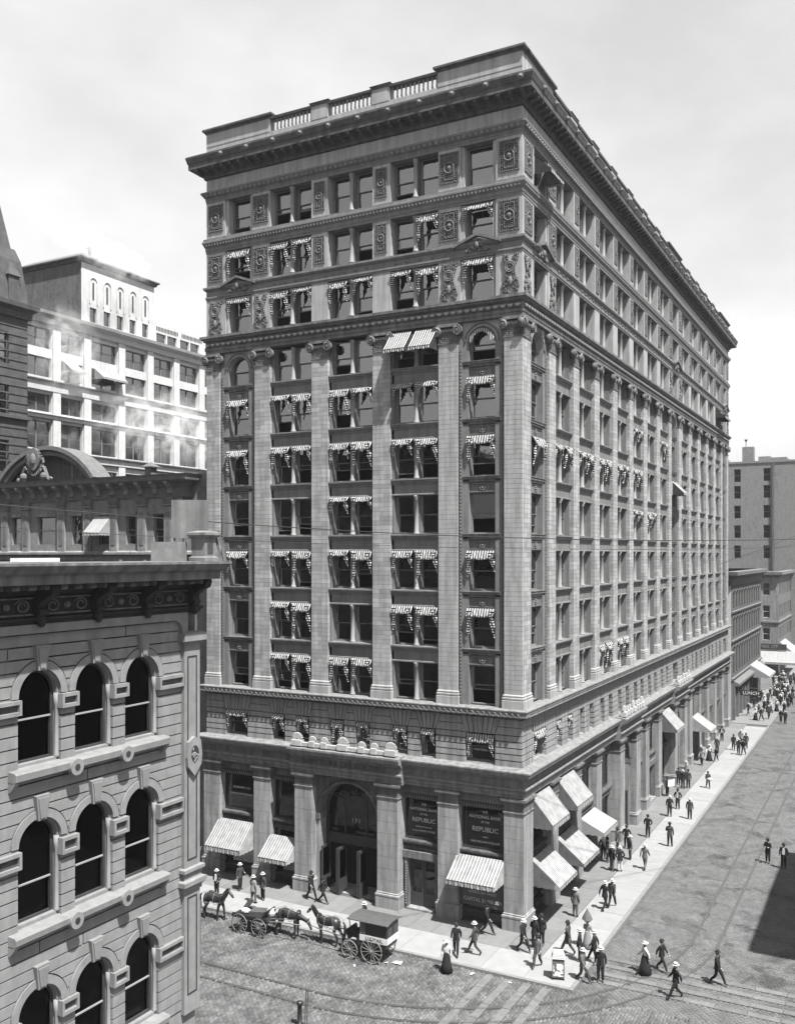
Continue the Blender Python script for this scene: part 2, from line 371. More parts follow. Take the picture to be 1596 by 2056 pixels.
# windows -----------------------------------------------------------------
def win_meshes(wd, h, op):
    fr = MB(); t = .07; mid = h*.5
    fr.exty([(0,0),(wd,0),(wd,h),(0,h)], .06, .14) if False else None
    for bx in ((0,t,-.02,.16,0,h), (wd-t,wd,-.02,.16,0,h), (t,wd-t,-.02,.16,h-t,h), (t,wd-t,-.04,.16,0,t)): fr.box(*bx)
    fr.box(t, wd-t, -.01, .05, h*.5-.025, h*.5+.03, 1)                 # meeting rail of the upper sash
    zl = h*.5-.06 + h*op; z0 = t + h*op
    fr.box(t, wd-t, .055, .11, z0, z0+.06, 1); fr.box(t, wd-t, .055, .11, zl, zl+.055, 1)
    for xx in (t, wd-t-.05):
        fr.box(xx, xx+.05, -.005, .045, h*.5+.03, h-t, 0); fr.box(xx, xx+.05, .06, .105, z0+.06, zl, 0)
    up = MB().box(t, wd-t, .015, .027, h*.5, h-t); lo = MB().box(t, wd-t, .075, .087, z0, zl)
    return fr.mesh('window', ['sash', 'trim']), up.mesh('pane', 'glass'), lo.mesh('pane', 'glass')
far = MB(); nwin = [0]
def window(f, x0, x1, y, z0, z1, op=None, blind=None):
    wd, h = round(x1-x0, 2), round(z1-z0, 2)
    if op is None: op = random.choice((0, 0, 0, 0, .1, .18, .27, .34))
    if f == 1 and x0 > 48:
        bb = MB().box(x0, x1, y+.05, y+.12, z0, z1); far.add([(-q[1], q[0], q[2]) for q in bb.v], bb.f, 0); return
    a, u, l = shared(('win', wd, h, op), lambda: win_meshes(wd, h, op))
    o = oput('window', a, f, x0, y, z0); nwin[0] += 1
    put('pane', u, o); put('pane', l, o)
    bl = blind if blind is not None else (random.choice([0, 0, .25, .4, .5, .5, .65]) if random.random() < (.5 if z0 > 30 else .16) else 0)
    if bl: put('blind', shared(('bl', wd, h, bl), lambda: MB().box(.08, wd-.08, .17, .18, h*(1-bl), h-.05).mesh('blind', 'blind')), o)

# awnings -----------------------------------------------------------------
def strip(b, rows, mi=0):
    n = len(rows[0]); vs = [p for r in rows for p in r]
    b.add(vs, [(j*n+i, j*n+i+1, (j+1)*n+i+1, (j+1)*n+i) for j in range(len(rows)-1) for i in range(n-1)], mi)
def gath_meshes(wd, seed):
    rn = random.Random(seed); n = max(8, int(wd/.04)); b = MB()
    xs = [wd*i/n for i in range(n+1)]; sag = rn.uniform(.02, .12)
    def s(x): t = x/wd; return sag*4*t*(1-t)
    strip(b, [[(x, -.02, 0) for x in xs], [(x, -.10+.015*math.sin(x*23), -.12-s(x)*.4) for x in xs], [(x, -.21+.02*math.sin(x*17+1), -.31-s(x)) for x in xs],
              [(x, -.21+.01*math.sin(x*31), -.41-s(x)+.05*abs(math.sin(x*PI/.16))) for x in xs]])
    d = []
    for sg in (0, 1):
        q = MB(); ln = rn.uniform(1.0, 1.4); rows = []
        for j in range(13):
            t = j/12; hw = .34*(1-t)**.8+.04; ox = .02*math.sin(j*1.9+seed)
            rows.append([((-1 if sg else 1)*(hw*k/4)+ox, -.20*(1-t*.8)-.05*math.sin(k*2.1+j*.9), -.12-ln*t) for k in range(5)])
        strip(q, rows); d.append(q.mesh('drape', 'drape'))
    return b.mesh('awning', 'awn'), d[0], d[1]
def awn_gath(f, x0, x1, y, z):
    wd = round(x1-x0, 2); sd = random.randrange(5)
    a, d0, d1 = shared(('ga', wd, sd), lambda: gath_meshes(wd, sd))
    o = oput('awning', a, f, x0, y, z+random.uniform(-.06, .02)); o.scale = (1, random.uniform(.8, 1.25), random.uniform(.65, 1.25)); put('drape', d0, o, (0.02, 0, 0)); put('drape', d1, o, (wd-.02, 0, 0)); return o
def ext_mesh(wd, out, drop, val, mm):
    b = MB(); n = max(8, int(wd/.05)); xs = [wd*i/n for i in range(n+1)]
    def sg(x, t): return -.05*math.sin(PI*t)*(1+.3*math.sin(x*9))
    strip(b, [[(x, -out*t, -drop*t+sg(x, t)) for x in xs] for t in (0, .25, .5, .75, 1)])
    strip(b, [[(x, -out-.01, -drop) for x in xs], [(x, -out-.02+.02*math.sin(x*19), -drop-val+.06*abs(math.sin(x*PI/.2))) for x in xs]])
    for xx in (0, wd):
        m = 8
        strip(b, [[(xx, -out*i/m, -drop*i/m) for i in range(m+1)], [(xx, -out*i/m, -drop-val*.9+.06*(i % 2)) for i in range(m+1)]])
    for xx in (.02, wd-.02): b.cyl((xx, 0, -drop-.05), (xx, -out, -drop-.03), .018, n=5, mi=1)
    b.cyl((0.02, -out, -drop-.03), (wd-.02, -out, -drop-.03), .022, n=5, mi=1)
    return b.mesh('awning', [mm, 'bronze'])
def awn_ext(f, x0, x1, y, z, out=1.0, drop=1.0, val=.25, mm='awn'):
    wd = round(x1-x0, 2)
    return oput('awning', shared(('ex', wd, out, drop, val, mm), lambda: ext_mesh(wd, out, drop, val, mm)), f, x0, y, z)

# which windows carry awnings: rows by storey, columns by opening (counted along the front)
AW0 = {5: {1,3,5,7,9}, 4: {1,3,5,7,9}, 3: {5}, 2: {1,3,5,7,9}, 1: {3,7,9}, 0: {3,5}}
AW1 = {4: {1,3,5,7,9,11}, 3: {11,13}, 0: {7,9}, 5: {11,15}}
# pilaster storeys ---------------------------------------------------------
sp_prof = [(.9,0),(.19,0),(.19,.07),(.25,.1),(.25,.62),(.2,.66),(.2,.74),(.12,.78),(.1,.88),(.04,.9),(.04,.98),(.9,1.02)]
def colonnette(h):
    b = MB(); b.lathe([(.18,0),(.18,.08),(.16,.1),(.16,.16),(.135,.2),(.12,h-.3),(.14,h-.28),(.12,h-.24),(.19,h-.12),(.19,h)], n=10)
    b2 = MB().box(-.19, .19, .1, .45, 0, h)
    return b.mesh('colonnette', 'cold', True), b2.mesh('mullion', 'trim')
def put_col(f, x, y, z, h):
    a, m_ = shared(('col', round(h, 2)), lambda: colonnette(h)); o = oput('colonnette', a, f, x, y, z); put('mullion', m_, o)
beads = MB()
def bead_column(f, x, y, z0, z1, st=.2):
    n = int((z1-z0)/st)
    for i in range(n):
        p = FT(f, x, y, z0+(i+.5)*st); c = MB().ball(p, .055, 5, 3, (1, 1, 1.1)); beads.add(c.v, c.f)
def nar_rose():
    b = MB(); b.ball((0, -.02, 0), .07, 7, 4, (1,.6,1))
    for i in range(8):
        a = i*PI/4; b.ball((.15*math.cos(a), 0, .15*math.sin(a)), .062, 6, 3, (1,.6,1))
    return b.mesh('rosette', 'orn', True)
for f in (0, 1):
    for ci, (kd, x0, x1) in enumerate(EL[f]):
        wd = x1-x0
        if kd == 'bay':
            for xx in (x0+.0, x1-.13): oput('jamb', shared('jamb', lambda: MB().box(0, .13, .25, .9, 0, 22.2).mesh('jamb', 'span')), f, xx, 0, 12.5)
            cx = (x0+x1)/2
            for k in range(7):
                z0, z1 = FLOOR[k], HEAD[k]
                for a, c in ((x0+.13, cx-.19), (cx+.19, x1-.13)):
                    window(f, a, c, .6, z0+.02, z1)
                    aw = (AW0 if f == 0 else AW1).get(k, ())
                    if ci in aw: awn_gath(f, a-.04, c+.04, .14, z1+.04)
                    if f == 0 and k == 6 and ci == 7: awn_ext(f, a-.05, c+.05, .0, z1, 1.0, 1.15)
                put_col(f, cx, .36, z0, z1-z0)
                if k < 6:
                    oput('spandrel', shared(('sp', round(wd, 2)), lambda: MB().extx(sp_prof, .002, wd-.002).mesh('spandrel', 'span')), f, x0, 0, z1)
        if kd == 'nar':
            a0, a1 = x0+.26, x1-.26; w0, w1 = x0+.62, x1-.62; cx = (x0+x1)/2; r = (w1-w0)/2
            for xx in (x0, a1): oput('bead_strip', shared('bst', lambda: MB().box(0, .26, .14, .9, 0, 22.2).mesh('bead_strip', 'orn')), f, xx, 0, 12.5)
            if not (f == 1 and x0 > 20):
                for xx in (x0+.13, x1-.13): bead_column(f, xx, .12, 12.6, 33.4)
            zs = 34.36 - r
            for xx in (a0, w1): oput('jamb', shared(('nj', round(w0-a0, 2), round(zs, 2)), lambda: MB().box(0, w0-a0, .2, .9, 12.5, zs-.001).mesh('jamb', 'span')), f, xx, 0, 0)
            def archp():
                n = 14; pts = [(a0-x0, 0), (a0-x0, 34.72-zs), (a1-x0, 34.72-zs), (a1-x0, 0), (w1-x0, 0)]
                pts += [(cx-x0+r*math.cos(PI*i/n), r*math.sin(PI*i/n)) for i in range(1, n)] + [(w0-x0, 0)]
                return MB().exty(pts, .2, .9).mesh('arch_panel', 'terra')
            o = oput('arch_panel', shared(('ap', round(wd, 2)), archp), f, x0, 0, zs)
            def archm():
                n = 18; b = MB(); rr = r+.24
                b.tube([(cx-x0+rr*math.cos(PI*i/n), .19, rr*math.sin(PI*i/n)) for i in range(n+1)], .06, 6)
                b.tube([(cx-x0+(r+.05)*math.cos(PI*i/n), .19, (r+.05)*math.sin(PI*i/n)) for i in range(n+1)], .04, 6)
                return b.mesh('archivolt', 'orn', True)
            put('archivolt', shared(('am', round(wd, 2)), archm), o)
            for k in range(7):
                z0, z1 = FLOOR[k], HEAD[k]
                if k == 6:
                    z1 = zs
                    window(f, w0, w1, .6, z0+.02, 34.34, op=.3 if (f == 0 and x0 > -5) else 0, blind=0)
                    if f == 0 and x0 > -5:      # a canvas hood that follows the arch
                        b = MB(); n = 36; rows = [[], [], []]
                        for i in range(n+1):
                            a = PI*i/n
                            for q, (rr, yy) in enumerate(((r-.02, .3), (r-.06, .1), (r-.3+.06*(i % 2), .08))): rows[q].append((rr*math.cos(a), yy, rr*math.sin(a)))
                        strip(b, rows); bb = b.mesh('awning', stripe_mat('radial_canvas', .14, .3, .05)); oput('awning', bb, f, cx, 0, zs)
                else:
                    window(f, w0, w1, .6, z0+.02, z1)
                    if ci in (AW0 if f == 0 else AW1).get(k, ()): awn_gath(f, w0-.05, w1+.05, .12, z1+.02)
                    if f == 1 and ci == 17 and k == 4: awn_ext(f, w0-.2, w1+.2, .1, z1, 1.1, 1.1)
                    def spn():
                        b = MB(); b.extx([(.9,0),(.3,0),(.3,.62),(.2,.66),(.2,.78),(.14,.8),(.14,.92),(.1,.94),(.1,.98),(.9,1.02)], 0, a1-a0-.004); return b.mesh('spandrel', 'trim')
                    def spf():
                        b = MB(); W_ = a1-a0
                        for q in ((.12, W_-.12, .05, .1), (.12, W_-.12, .52, .57), (.12, .17, .1, .52), (W_-.17, W_-.12, .1, .52)): b.box(q[0], q[1], .26, .3, q[2], q[3])
                        return b.mesh('panel_moulding', 'orn')
                    o = oput('spandrel', shared(('sn', round(wd, 2)), spn), f, a0+.002, 0, z1)
                    put('panel_moulding', shared(('sf', round(wd, 2)), spf), o)
                    put('rosette', shared('rose', nar_rose), o, ((a1-a0)/2, .27, .31))
rest.build('blocks', 'terra', office, kind='stuff')
beads.build('bead_moulding', 'trim', office, kind='stuff')
# repeated small enrichments on the mouldings
enr = MB(); scal = MB()
def row(x_end, step, fn, lim=72.0, into=None):
    for f in (0, 1):
        a, c = ((-WX, 0) if f == 0 else (0, lim)); n = int((c-a)/step)
        for i in range(n):
            q = MB(); fn(q, a+(i+.5)*(c-a)/n, i); q.v = [FT(f, *p) for p in q.v]; (enr if into is None else into).add(q.v, q.f)
row(0, .44, lambda b, x, i: b.exty([(x+.18*math.cos(PI+PI*j/6), 35.38+.18*math.sin(PI+PI*j/6)) for j in range(7)], -.2, .0), into=scal)
row(0, .44, lambda b, x, i: b.ball((x, -.2, 35.31), .06, 5, 3), into=scal)
row(0, .24, lambda b, x, i: b.ball((x, -.17, 42.06), .075, 5, 3, (1, .8, 1.4)))
row(0, .36, lambda b, x, i: b.ball((x, -.22, 45.38), .11, 6, 4, (1.1, .9, 1.2)))
row(0, .16, lambda b, x, i: b.box(x-.05, x+.05, -.26, -.1, 35.6, 35.68))
def wave(b, x, i):
    pts = []
    for j in range(9):
        t = j/8; a = -PI*.5+t*3.6; r = .115*(1-.75*t)
        pts.append((x+.02+r*math.cos(a), -.41, 12.22+r*math.sin(a)))
    b.tube([(x-.17, -.385, 12.12), (x-.06, -.41, 12.1)]+pts, [.03]+[.042]*9+[.03], 4)
row(0, .345, wave, 60.0)
row(0, .16, lambda b, x, i: b.box(x-.05, x+.05, -.64, -.5, 8.82, 8.9))
scal.build('scallop_moulding', 'cold', office, kind='stuff')
enr.build('moulding_enrichment', 'span', office, kind='stuff')
# attic storeys -------------------------------------------------------------
def relief_mesh(wd, h, seed):
    rn = random.Random(seed); b = MB()
    for x0, x1, z0, z1 in ((0, wd, 0, .07), (0, wd, h-.07, h), (0, .07, .07, h-.07), (wd-.07, wd, .07, h-.07)): b.box(x0, x1, -.05, .02, z0, z1)
    b.box(.07, wd-.07, -.012, .02, .07, h-.07, 1)  # dark backing plate: shade between the carving is put into its colour
    nx, nz_ = int(wd/.115), int(h/.115)
    for i in range(nx):
        for j in range(nz_):
            edge = i in (0, nx-1) or j in (0, nz_-1)
            b.ball((wd*(i+.5)/nx+rn.uniform(-.02,.02), 0.0, h*(j+.5)/nz_+rn.uniform(-.02,.02)), .055 if edge else rn.uniform(.035, .06), 5, 3, (1, 2.0, 1))
    cx, cz, rr = wd/2, h/2, min(wd*.26, .3)
    b.tube([(cx+rr*math.cos(2*PI*i/16), -.07, cz+rr*math.sin(2*PI*i/16)) for i in range(17)], .035, 5)
    b.ball((cx, -.05, cz), rr*.45, 8, 4, (1, .6, 1))
    q = wd*.24
    for x0, x1, z0, z1 in ((q, wd-q, .2, .24), (q, wd-q, h-.24, h-.2), (q, q+.04, .24, h-.24), (wd-q-.04, wd-q, .24, h-.24)): b.box(x0, x1, -.07, .0, z0, z1)
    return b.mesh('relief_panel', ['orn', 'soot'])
def cartouche_mesh(wd, h, seed):
    rn = random.Random(seed); b = MB(); cx = wd/2
    for i in range(230):
        t = rn.random(); z = h*t; lim = wd*.5*(.75+.25*math.sin(t*PI*2.2+.6))
        x = cx+rn.choice((-1, 1))*lim*rn.uniform(.3, 1)
        b.ball((x, -.02, z), rn.uniform(.045, .085), 5, 3, (1, 1.7, 1))
    for (z, r, k) in ((h*.66, .3, 1), (h*.66, .2, 1)):
        b.tube([(cx+r*math.cos(2*PI*i/16), -.1, z+r*math.sin(2*PI*i/16)) for i in range(17)], .045, 5)
    b.ball((cx, -.05, h*.28), .2, 9, 6, (.8, .7, 1.5)); b.ball((cx, -.03, h*.66), .13, 8, 4, (1, .5, 1))
    return b.mesh('cartouche', 'orn')
def pediment(f, x0, x1):
    cx = (x0+x1)/2; h = .62; b = MB()
    b.exty([(x0, 38.98), (x1, 38.98), (cx, 39.2+h*.4)], -.1, .02)
    for a, c in (((x0-.08, 39.0), (cx, 39.2+h*.55)), ((x1+.08, 39.0), (cx, 39.2+h*.55))):
        d = .16; b.exty([(a[0], a[1]), (c[0], c[1]), (c[0], c[1]+d), (a[0], a[1]+d)], -.32, .02)
    if f: b.v = [FT(1, *p) for p in b.v]
    o = b.build('pediment', 'trim', office)
    def orn():
        q = MB(); rn = random.Random(5)
        for i in range(60):
            x = rn.uniform(-.75, .75); q.ball((x, -.12, rn.uniform(0, .55*(1-abs(x)/.85))), rn.uniform(.04, .09), 5, 3)
        q.ball((0, -.2, .3), .17, 8, 5, (.8, .7, 1.25)); return q.mesh('pediment_relief', 'orn')
    put('pediment_relief', shared('pedo', orn), o, FT(f, cx, 0, 38.72), FR(f))
for f in (0, 1):
    els = EL[f]
    for ci, (kd, x0, x1) in enumerate(els):
        if kd in ('pil', 'pier'):
            lo, hi = x0, x1
            nl = els[ci-1][0] if ci else None; nr = els[ci+1][0] if ci+1 < len(els) else None
            if nl == 'nar': lo -= .5 if kd == 'pier' else .2
            if nr == 'nar': hi += .5 if kd == 'pier' else .2
            cornerR = (f == 1 and x0 == 0.0)
            ylo = .0
            for st, (z0, z1) in enumerate(((35.95, 38.4), (39.25, 41.55), (42.5, 44.98))):
                y_in = .9
                l2 = lo + (.9 if cornerR else 0)
                me = shared(('up', round(hi-l2, 2), st), lambda: MB().box(0, hi-l2, 0, y_in, 0, z1-z0).mesh('attic_pier', 'terra'))
                o = oput('attic_pier', me, f, l2, 0, z0)
                wide = (hi-lo) > 1.4
                if st > 0:
                    pw = 1.24 if wide else .8; c_ = (lo+hi)/2
                    if (kd == 'pier' and f == 0 and x1 == 0): c_ = -.78
                    if cornerR: c_ = .78+.15
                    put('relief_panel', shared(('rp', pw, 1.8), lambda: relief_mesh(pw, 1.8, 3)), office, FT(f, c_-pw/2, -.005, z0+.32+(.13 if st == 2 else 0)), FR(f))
                elif wide and (f == 0 or x0 < 8 or x0 > 66 or 37 < x0 < 44):
                    c_ = (lo+hi)/2
                    if (kd == 'pier' and f == 0 and x1 == 0): c_ = -.7
                    if cornerR: c_ = .75
                    put('cartouche', shared(('ca',), lambda: cartouche_mesh(1.0, 2.15, 4)), office, FT(f, c_-.5, -.005, z0+.15), FR(f))
        else:
            a, c = (x0, x1)
            if kd == 'nar': a, c = x0+(.5 if ci and els[ci-1][0] == 'pier' else .2), x1-(.5 if els[ci+1][0] == 'pier' else .2)
            for st, (z0, z1) in enumerate(((35.98, 38.36), (39.3, 41.52), (42.55, 44.94))):
                if kd == 'bay':
                    cx = (a+c)/2
                    for p, q in ((a+.02, cx-.19), (cx+.19, c-.02)):
                        window(f, p, q, .6, z0+.05, z1)
                        if f == 0 and (st == 0 or (st == 1 and (ci == 3 or (ci == 7 and p > cx)))): awn_gath(f, p+.02, q-.02, .1, z1-.03)
                        if f == 1 and st == 0 and ci in (27, 29): awn_ext(f, p-.1, q+.1, .1, z1-.2, 1.2, .9)
                    put_col(f, cx, .24, z0+.05, z1-z0-.05)
                    if st == 0:      # rosettes along the architrave over the pair
                        for q in range(4):
                            put('rosette', shared('rose2', lambda: MB().ball((0,0,0), .1, 7, 4, (1,.6,1)).mesh('rosette', 'orn', True)), office, FT(f, a+(c-a)*(q+.5)/4, -.03, 38.8), FR(f))
                else:
                    pil = .22
                    for xx in (a, c-pil): oput('window_pilaster', shared(('wp', round(z1-z0, 2)), lambda: MB().box(0, pil, .1, .9, 0, z1-z0).mesh('window_pilaster', 'terra')), f, xx, 0, z0)
                    window(f, a+pil, c-pil, .6, z0+.05, z1)
                    if f == 0 and st < 2: awn_gath(f, a+pil-.04, c-pil+.04, .06, z1-.03)
                    if f == 1 and st == 2 and ci == 1: awn_ext(f, a+.1, c-.1, .1, z1-.5, 1.1, .9)
                    if st == 0: pediment(f, a-.3, c+.3)
if far.v: far.build('windows', 'bronze', office, kind='stuff')
# cornice brackets, lion heads and parapet -----------------------------------
def bracket():
    b = MB(); b.extx([(-.3,0),(-.82,.03),(-.82,-.1),(-.7,-.17),(-.5,-.19),(-.3,-.3)], -.11, .11); return b.mesh('modillion', 'soot')
def lion():
    b = MB(); b.ball((0, 0, 0), .11, 8, 6, (1, .8, 1.05)); b.ball((0, -.1, -.03), .07, 6, 4)
    for i in range(9): a = 2*PI*i/9; b.ball((.13*math.cos(a), .03, .13*math.sin(a)), .055, 5, 3)
    return b.mesh('lion_head', 'span', True)
for f in (0, 1):
    a, c = ((-WX-.6, .6) if f == 0 else (-.6, LY)); n = int((c-a)/.7)
    for i in range(n): oput('modillion', shared('mod', bracket), f, a+(i+.5)*(c-a)/n, 0, 47.05)
    n = int((c-a)/2.09)
    for i in range(n): oput('lion_head', shared('lion', lion), f, (.26-2.09*i) if f == 0 else (.9+2.09*i), -1.0, 47.66)
def baluster():
    p = [(.06,0),(.1,.02),(.1,.06),(.055,.09),(.1,.2),(.075,.3),(.06,.37),(.095,.4),(.06,.43),(.075,.5),(.1,.6),(.055,.71),(.1,.74),(.1,.78)]
    return MB().lathe([(r*.72, z) for r, z in p], n=8).mesh('baluster', 'terra', True)
secs = {0: [(-17.34, -14.15), (-12.91, -9.74), (-8.51, -5.28)],
        1: [(5.3, 8.8), (10.2, 13.6), (15.0, 18.4), (19.8, 23.2), (24.6, 28.0), (29.4, 32.8), (34.2, 37.6), (43.0, 46.4), (47.8, 51.2), (52.6, 56.0), (57.4, 60.8), (62.2, 65.6)]}
for f in (0, 1):
    lo, hi = ((-WX, 0) if f == 0 else (0, LY))
    o0 = 0 if f == 0 else .5
    MB().box(lo+o0 if f else lo, hi, 0, .5, 0, .78).build('parapet_base', 'terra', office, FT(f, 0, 0, 47.97), FR(f))
    cur = lo + (o0 if f else 0); solid = []
    for a, c in secs[f]: solid.append((cur, a)); cur = c
    solid.append((cur, hi))
    for i, (a, c) in enumerate(solid):
        MB().box(a, c, -.02, .5, 0, .86).build('parapet_pedestal', 'terra', office, FT(f, 0, 0, 48.751), FR(f))
        ov = .22 if (c-a) > 3 else .12
        zt = .30 if (c-a) > 3 else .2
        b = MB(); b.ring([(-.2,0),(.06,0),(.08,.08),(ov-.04,.14),(ov,.18),(ov,zt),(-.3,zt+.02)], a, c, 0, .5); b.build('coping', 'soot', office, FT(f, 0, 0, 49.612), FR(f))
    for a, c in secs[f]:
        MB().extx([(-.08,0),(.5,0),(.5,.18),(-.02,.18),(-.1,.14)], a+.005, c-.005).build('rail', 'soot', office, FT(f, 0, 0, 49.53), FR(f))
        n = 11 if f == 0 else 10
        for i in range(n): oput('baluster', shared('bal', baluster), f, a+(i+.5)*(c-a)/n, .2, 48.751)
# rusticated storey -----------------------------------------------------------
nrb = [0]; rrest = MB()
def rblock(f, b_, name, far_):
    if f: b_.v = [FT(1, *p) for p in b_.v]
    if far_: rrest.add(b_.v, b_.f); return
    b_.build(name, 'granite', office)
for f in (0, 1):
    wins = []
    for kd, x0, x1 in EL[f]:
        if kd == 'nar': wins.append((x0+.5, x1-.55))
        if kd == 'bay': wins += [(x0+.17, x0+1.2), (x1-1.2, x1-.17)]
    lo, hi = (-WX, 0) if f == 0 else (0, LY)
    cuts = [lo] + [q for w_ in wins for q in w_] + [hi]
    piers = [(cuts[i], cuts[i+1]) for i in range(0, len(cuts), 2)]
    for (a, c) in piers:
        far_ = f == 1 and a > 46
        cornerL = f == 0 and c == 0; cornerR = f == 1 and a == 0
        if cornerL: MB().box(a+.02, -.16, .16, piers[0][1] if False else 1.9, 9.15, 11.99).build('rusticated_core', 'granite', office)
        elif not cornerR: MB().box(a+.02, c-.02, .16, .6, 9.15, 11.99).build('rusticated_core', 'granite', office, FT(f, 0, 0, 0), FR(f)) if not far_ else rblock(f, MB().box(a+.02, c-.02, .16, .6, 9.15, 11.99), 'x', True)
        for k in range(5):
            z0 = 9.17+k*.36; g = .034
            if cornerL: rblock(f, MB().box(a, c, 0, 1.9, z0+g, z0+.36-g), 'rusticated_block', False)
            elif cornerR: pass
            else: rblock(f, MB().box(a, c, 0, .4, z0+g, z0+.36-g), 'rusticated_block', far_)
    for wi, (a, c) in enumerate(wins):
        far_ = f == 1 and a > 34
        n = 7 if c-a > 1.3 else 5; sp = .3; g = .022
        for i in range(n):
            t0, t1 = i/n, (i+1)/n
            xb0, xb1 = a+(c-a)*t0+g, a+(c-a)*t1-g; xt0, xt1 = a-sp+(c-a+2*sp)*t0+g, a-sp+(c-a+2*sp)*t1-g
            rblock(f, MB().hexa([(xb0,0,10.975),(xb1,0,10.975),(xb1,.5,10.975),(xb0,.5,10.975)], [(xt0,0,11.9),(xt1,0,11.9),(xt1,.5,11.9),(xt0,.5,11.9)]), 'voussoir', far_)
        window(f, a+.02, c-.02, .42, 9.24, 10.95, blind=random.choice((0, 0, .3)))
        oput('sill', shared(('rs', round(c-a, 2)), lambda: MB().box(0, c-a-.04, .1, .6, 0, .05).mesh('sill', 'granite')), f, a+.02, 0, 9.19)
        if f == 0 or a < 9: awn_gath(f, a+.1, c-.1, .12, 10.93)
    for i, (a, c) in enumerate(piers):      # courses between the fans
        far_ = f == 1 and a > 34; sl = .3*.5
        if f == 1 and a == 0: continue
        dp = .4
        for k in (0, 1):
            z0, z1 = 10.99+k*.455, 10.99+k*.455+.42; g = .014
            s0, s1 = (z0-10.975)/.925*.3, (z1-10.975)/.925*.3
            l0 = a+(s0*-1 if False else 0); L0, L1 = a+ (0 if i == 0 else s0)*-0, 0
            xl0 = a if i == 0 else a + g + 0.0; xr0 = c if i == len(piers)-1 else c - g
            bl = (xl0 if i == 0 else a+g+s0, xr0 if i == len(piers)-1 else c-g-s0); tl = (xl0 if i == 0 else a+g+s1, xr0 if i == len(piers)-1 else c-g-s1)
            if tl[1]-tl[0] < .06: continue
            if f == 0 and c == 0: bl = (bl[0], 0); tl = (tl[0], 0); dp = 1.6
            rblock(f, MB().hexa([(bl[0],0,z0),(bl[1],0,z0),(bl[1],dp,z0),(bl[0],dp,z0)], [(tl[0],0,z1),(tl[1],0,z1),(tl[1],dp,z1),(tl[0],dp,z1)]), 'rusticated_block', far_)
if rrest.v: rrest.build('rusticated_blocks', 'granite', office, kind='stuff')

# ground storey ---------------------------------------------------------------
GP = [[(-22.7,-21.35,0),(-18.55,-17.25,0),(-15.05,-13.75,1),(-9.05,-7.65,1),(-5.2,-3.9,0),(-1.05,.15,0)],
      [(-.15,1.35,0)] + [(p-.03, p+1.28, 1 if i in (3,4,7,8) else 0) for i, p in enumerate(RP)] + [(71.1, 72.45, 0)]]
def pier_parts(f, x0, x1, po):
    yf = -.55 if po else -.15; wd = x1-x0; dp = (1.5 if (f == 0 and x1 > 0) else .9-yf)
    key = (round(wd, 2), po, round(dp, 2))
    o = oput('pier', shared(('gp',)+key, lambda: MB().box(.015, wd-.015, .015, dp, .9, 6.62).mesh('pier', 'mortar')), f, x0, yf, 0)
    pb = shared(('gpb',)+key, lambda: MB().ring([(-.1,0),(.09,0),(.09,.72),(.11,.74),(.11,.84),(.03,.87),(.05,.93),(0,.98),(-.1,.98)], 0, wd, 0, dp).mesh('pier_base', 'granite'))
    put('pier_base', pb, o)
    n = 8; h = (6.6-.98)/n
    bm = shared(('gbk',)+key, lambda: MB().box(0, wd, 0, dp, .008, h-.008).mesh('pier_block', 'granite'))
    for i in range(n): put('pier_block', bm, o, (random.uniform(-.003,.003), random.uniform(-.004,.002), .98+i*h))
    def capm():
        b = MB(); b.ring([(-.1,6.6),(.05,6.61),(.05,6.68),(.0,6.7),(.0,7.15),(.06,7.2),(.13,7.3),(.16,7.32),(.16,7.47),(-.1,7.48)], 0, wd, 0, dp)
        if po:
            for i in range(int(wd/.12)):
                for j in range(4): b.ball((.06+i*.12, 0, 6.77+j*.11), .05, 5, 3)
        else:
            for i in range(int(wd/.1)): b.box(.03+i*.1, .08+i*.1, -.025, .0, 6.76, 7.12)
        return b.mesh('pier_capital', 'trim')
    put('pier_capital', shared(('gcap',)+key, capm), o)
for f in (0, 1):
    for x0, x1, po in GP[f]:
        if f == 1 and x0 < 0: continue
        pier_parts(f, x0, x1, po)
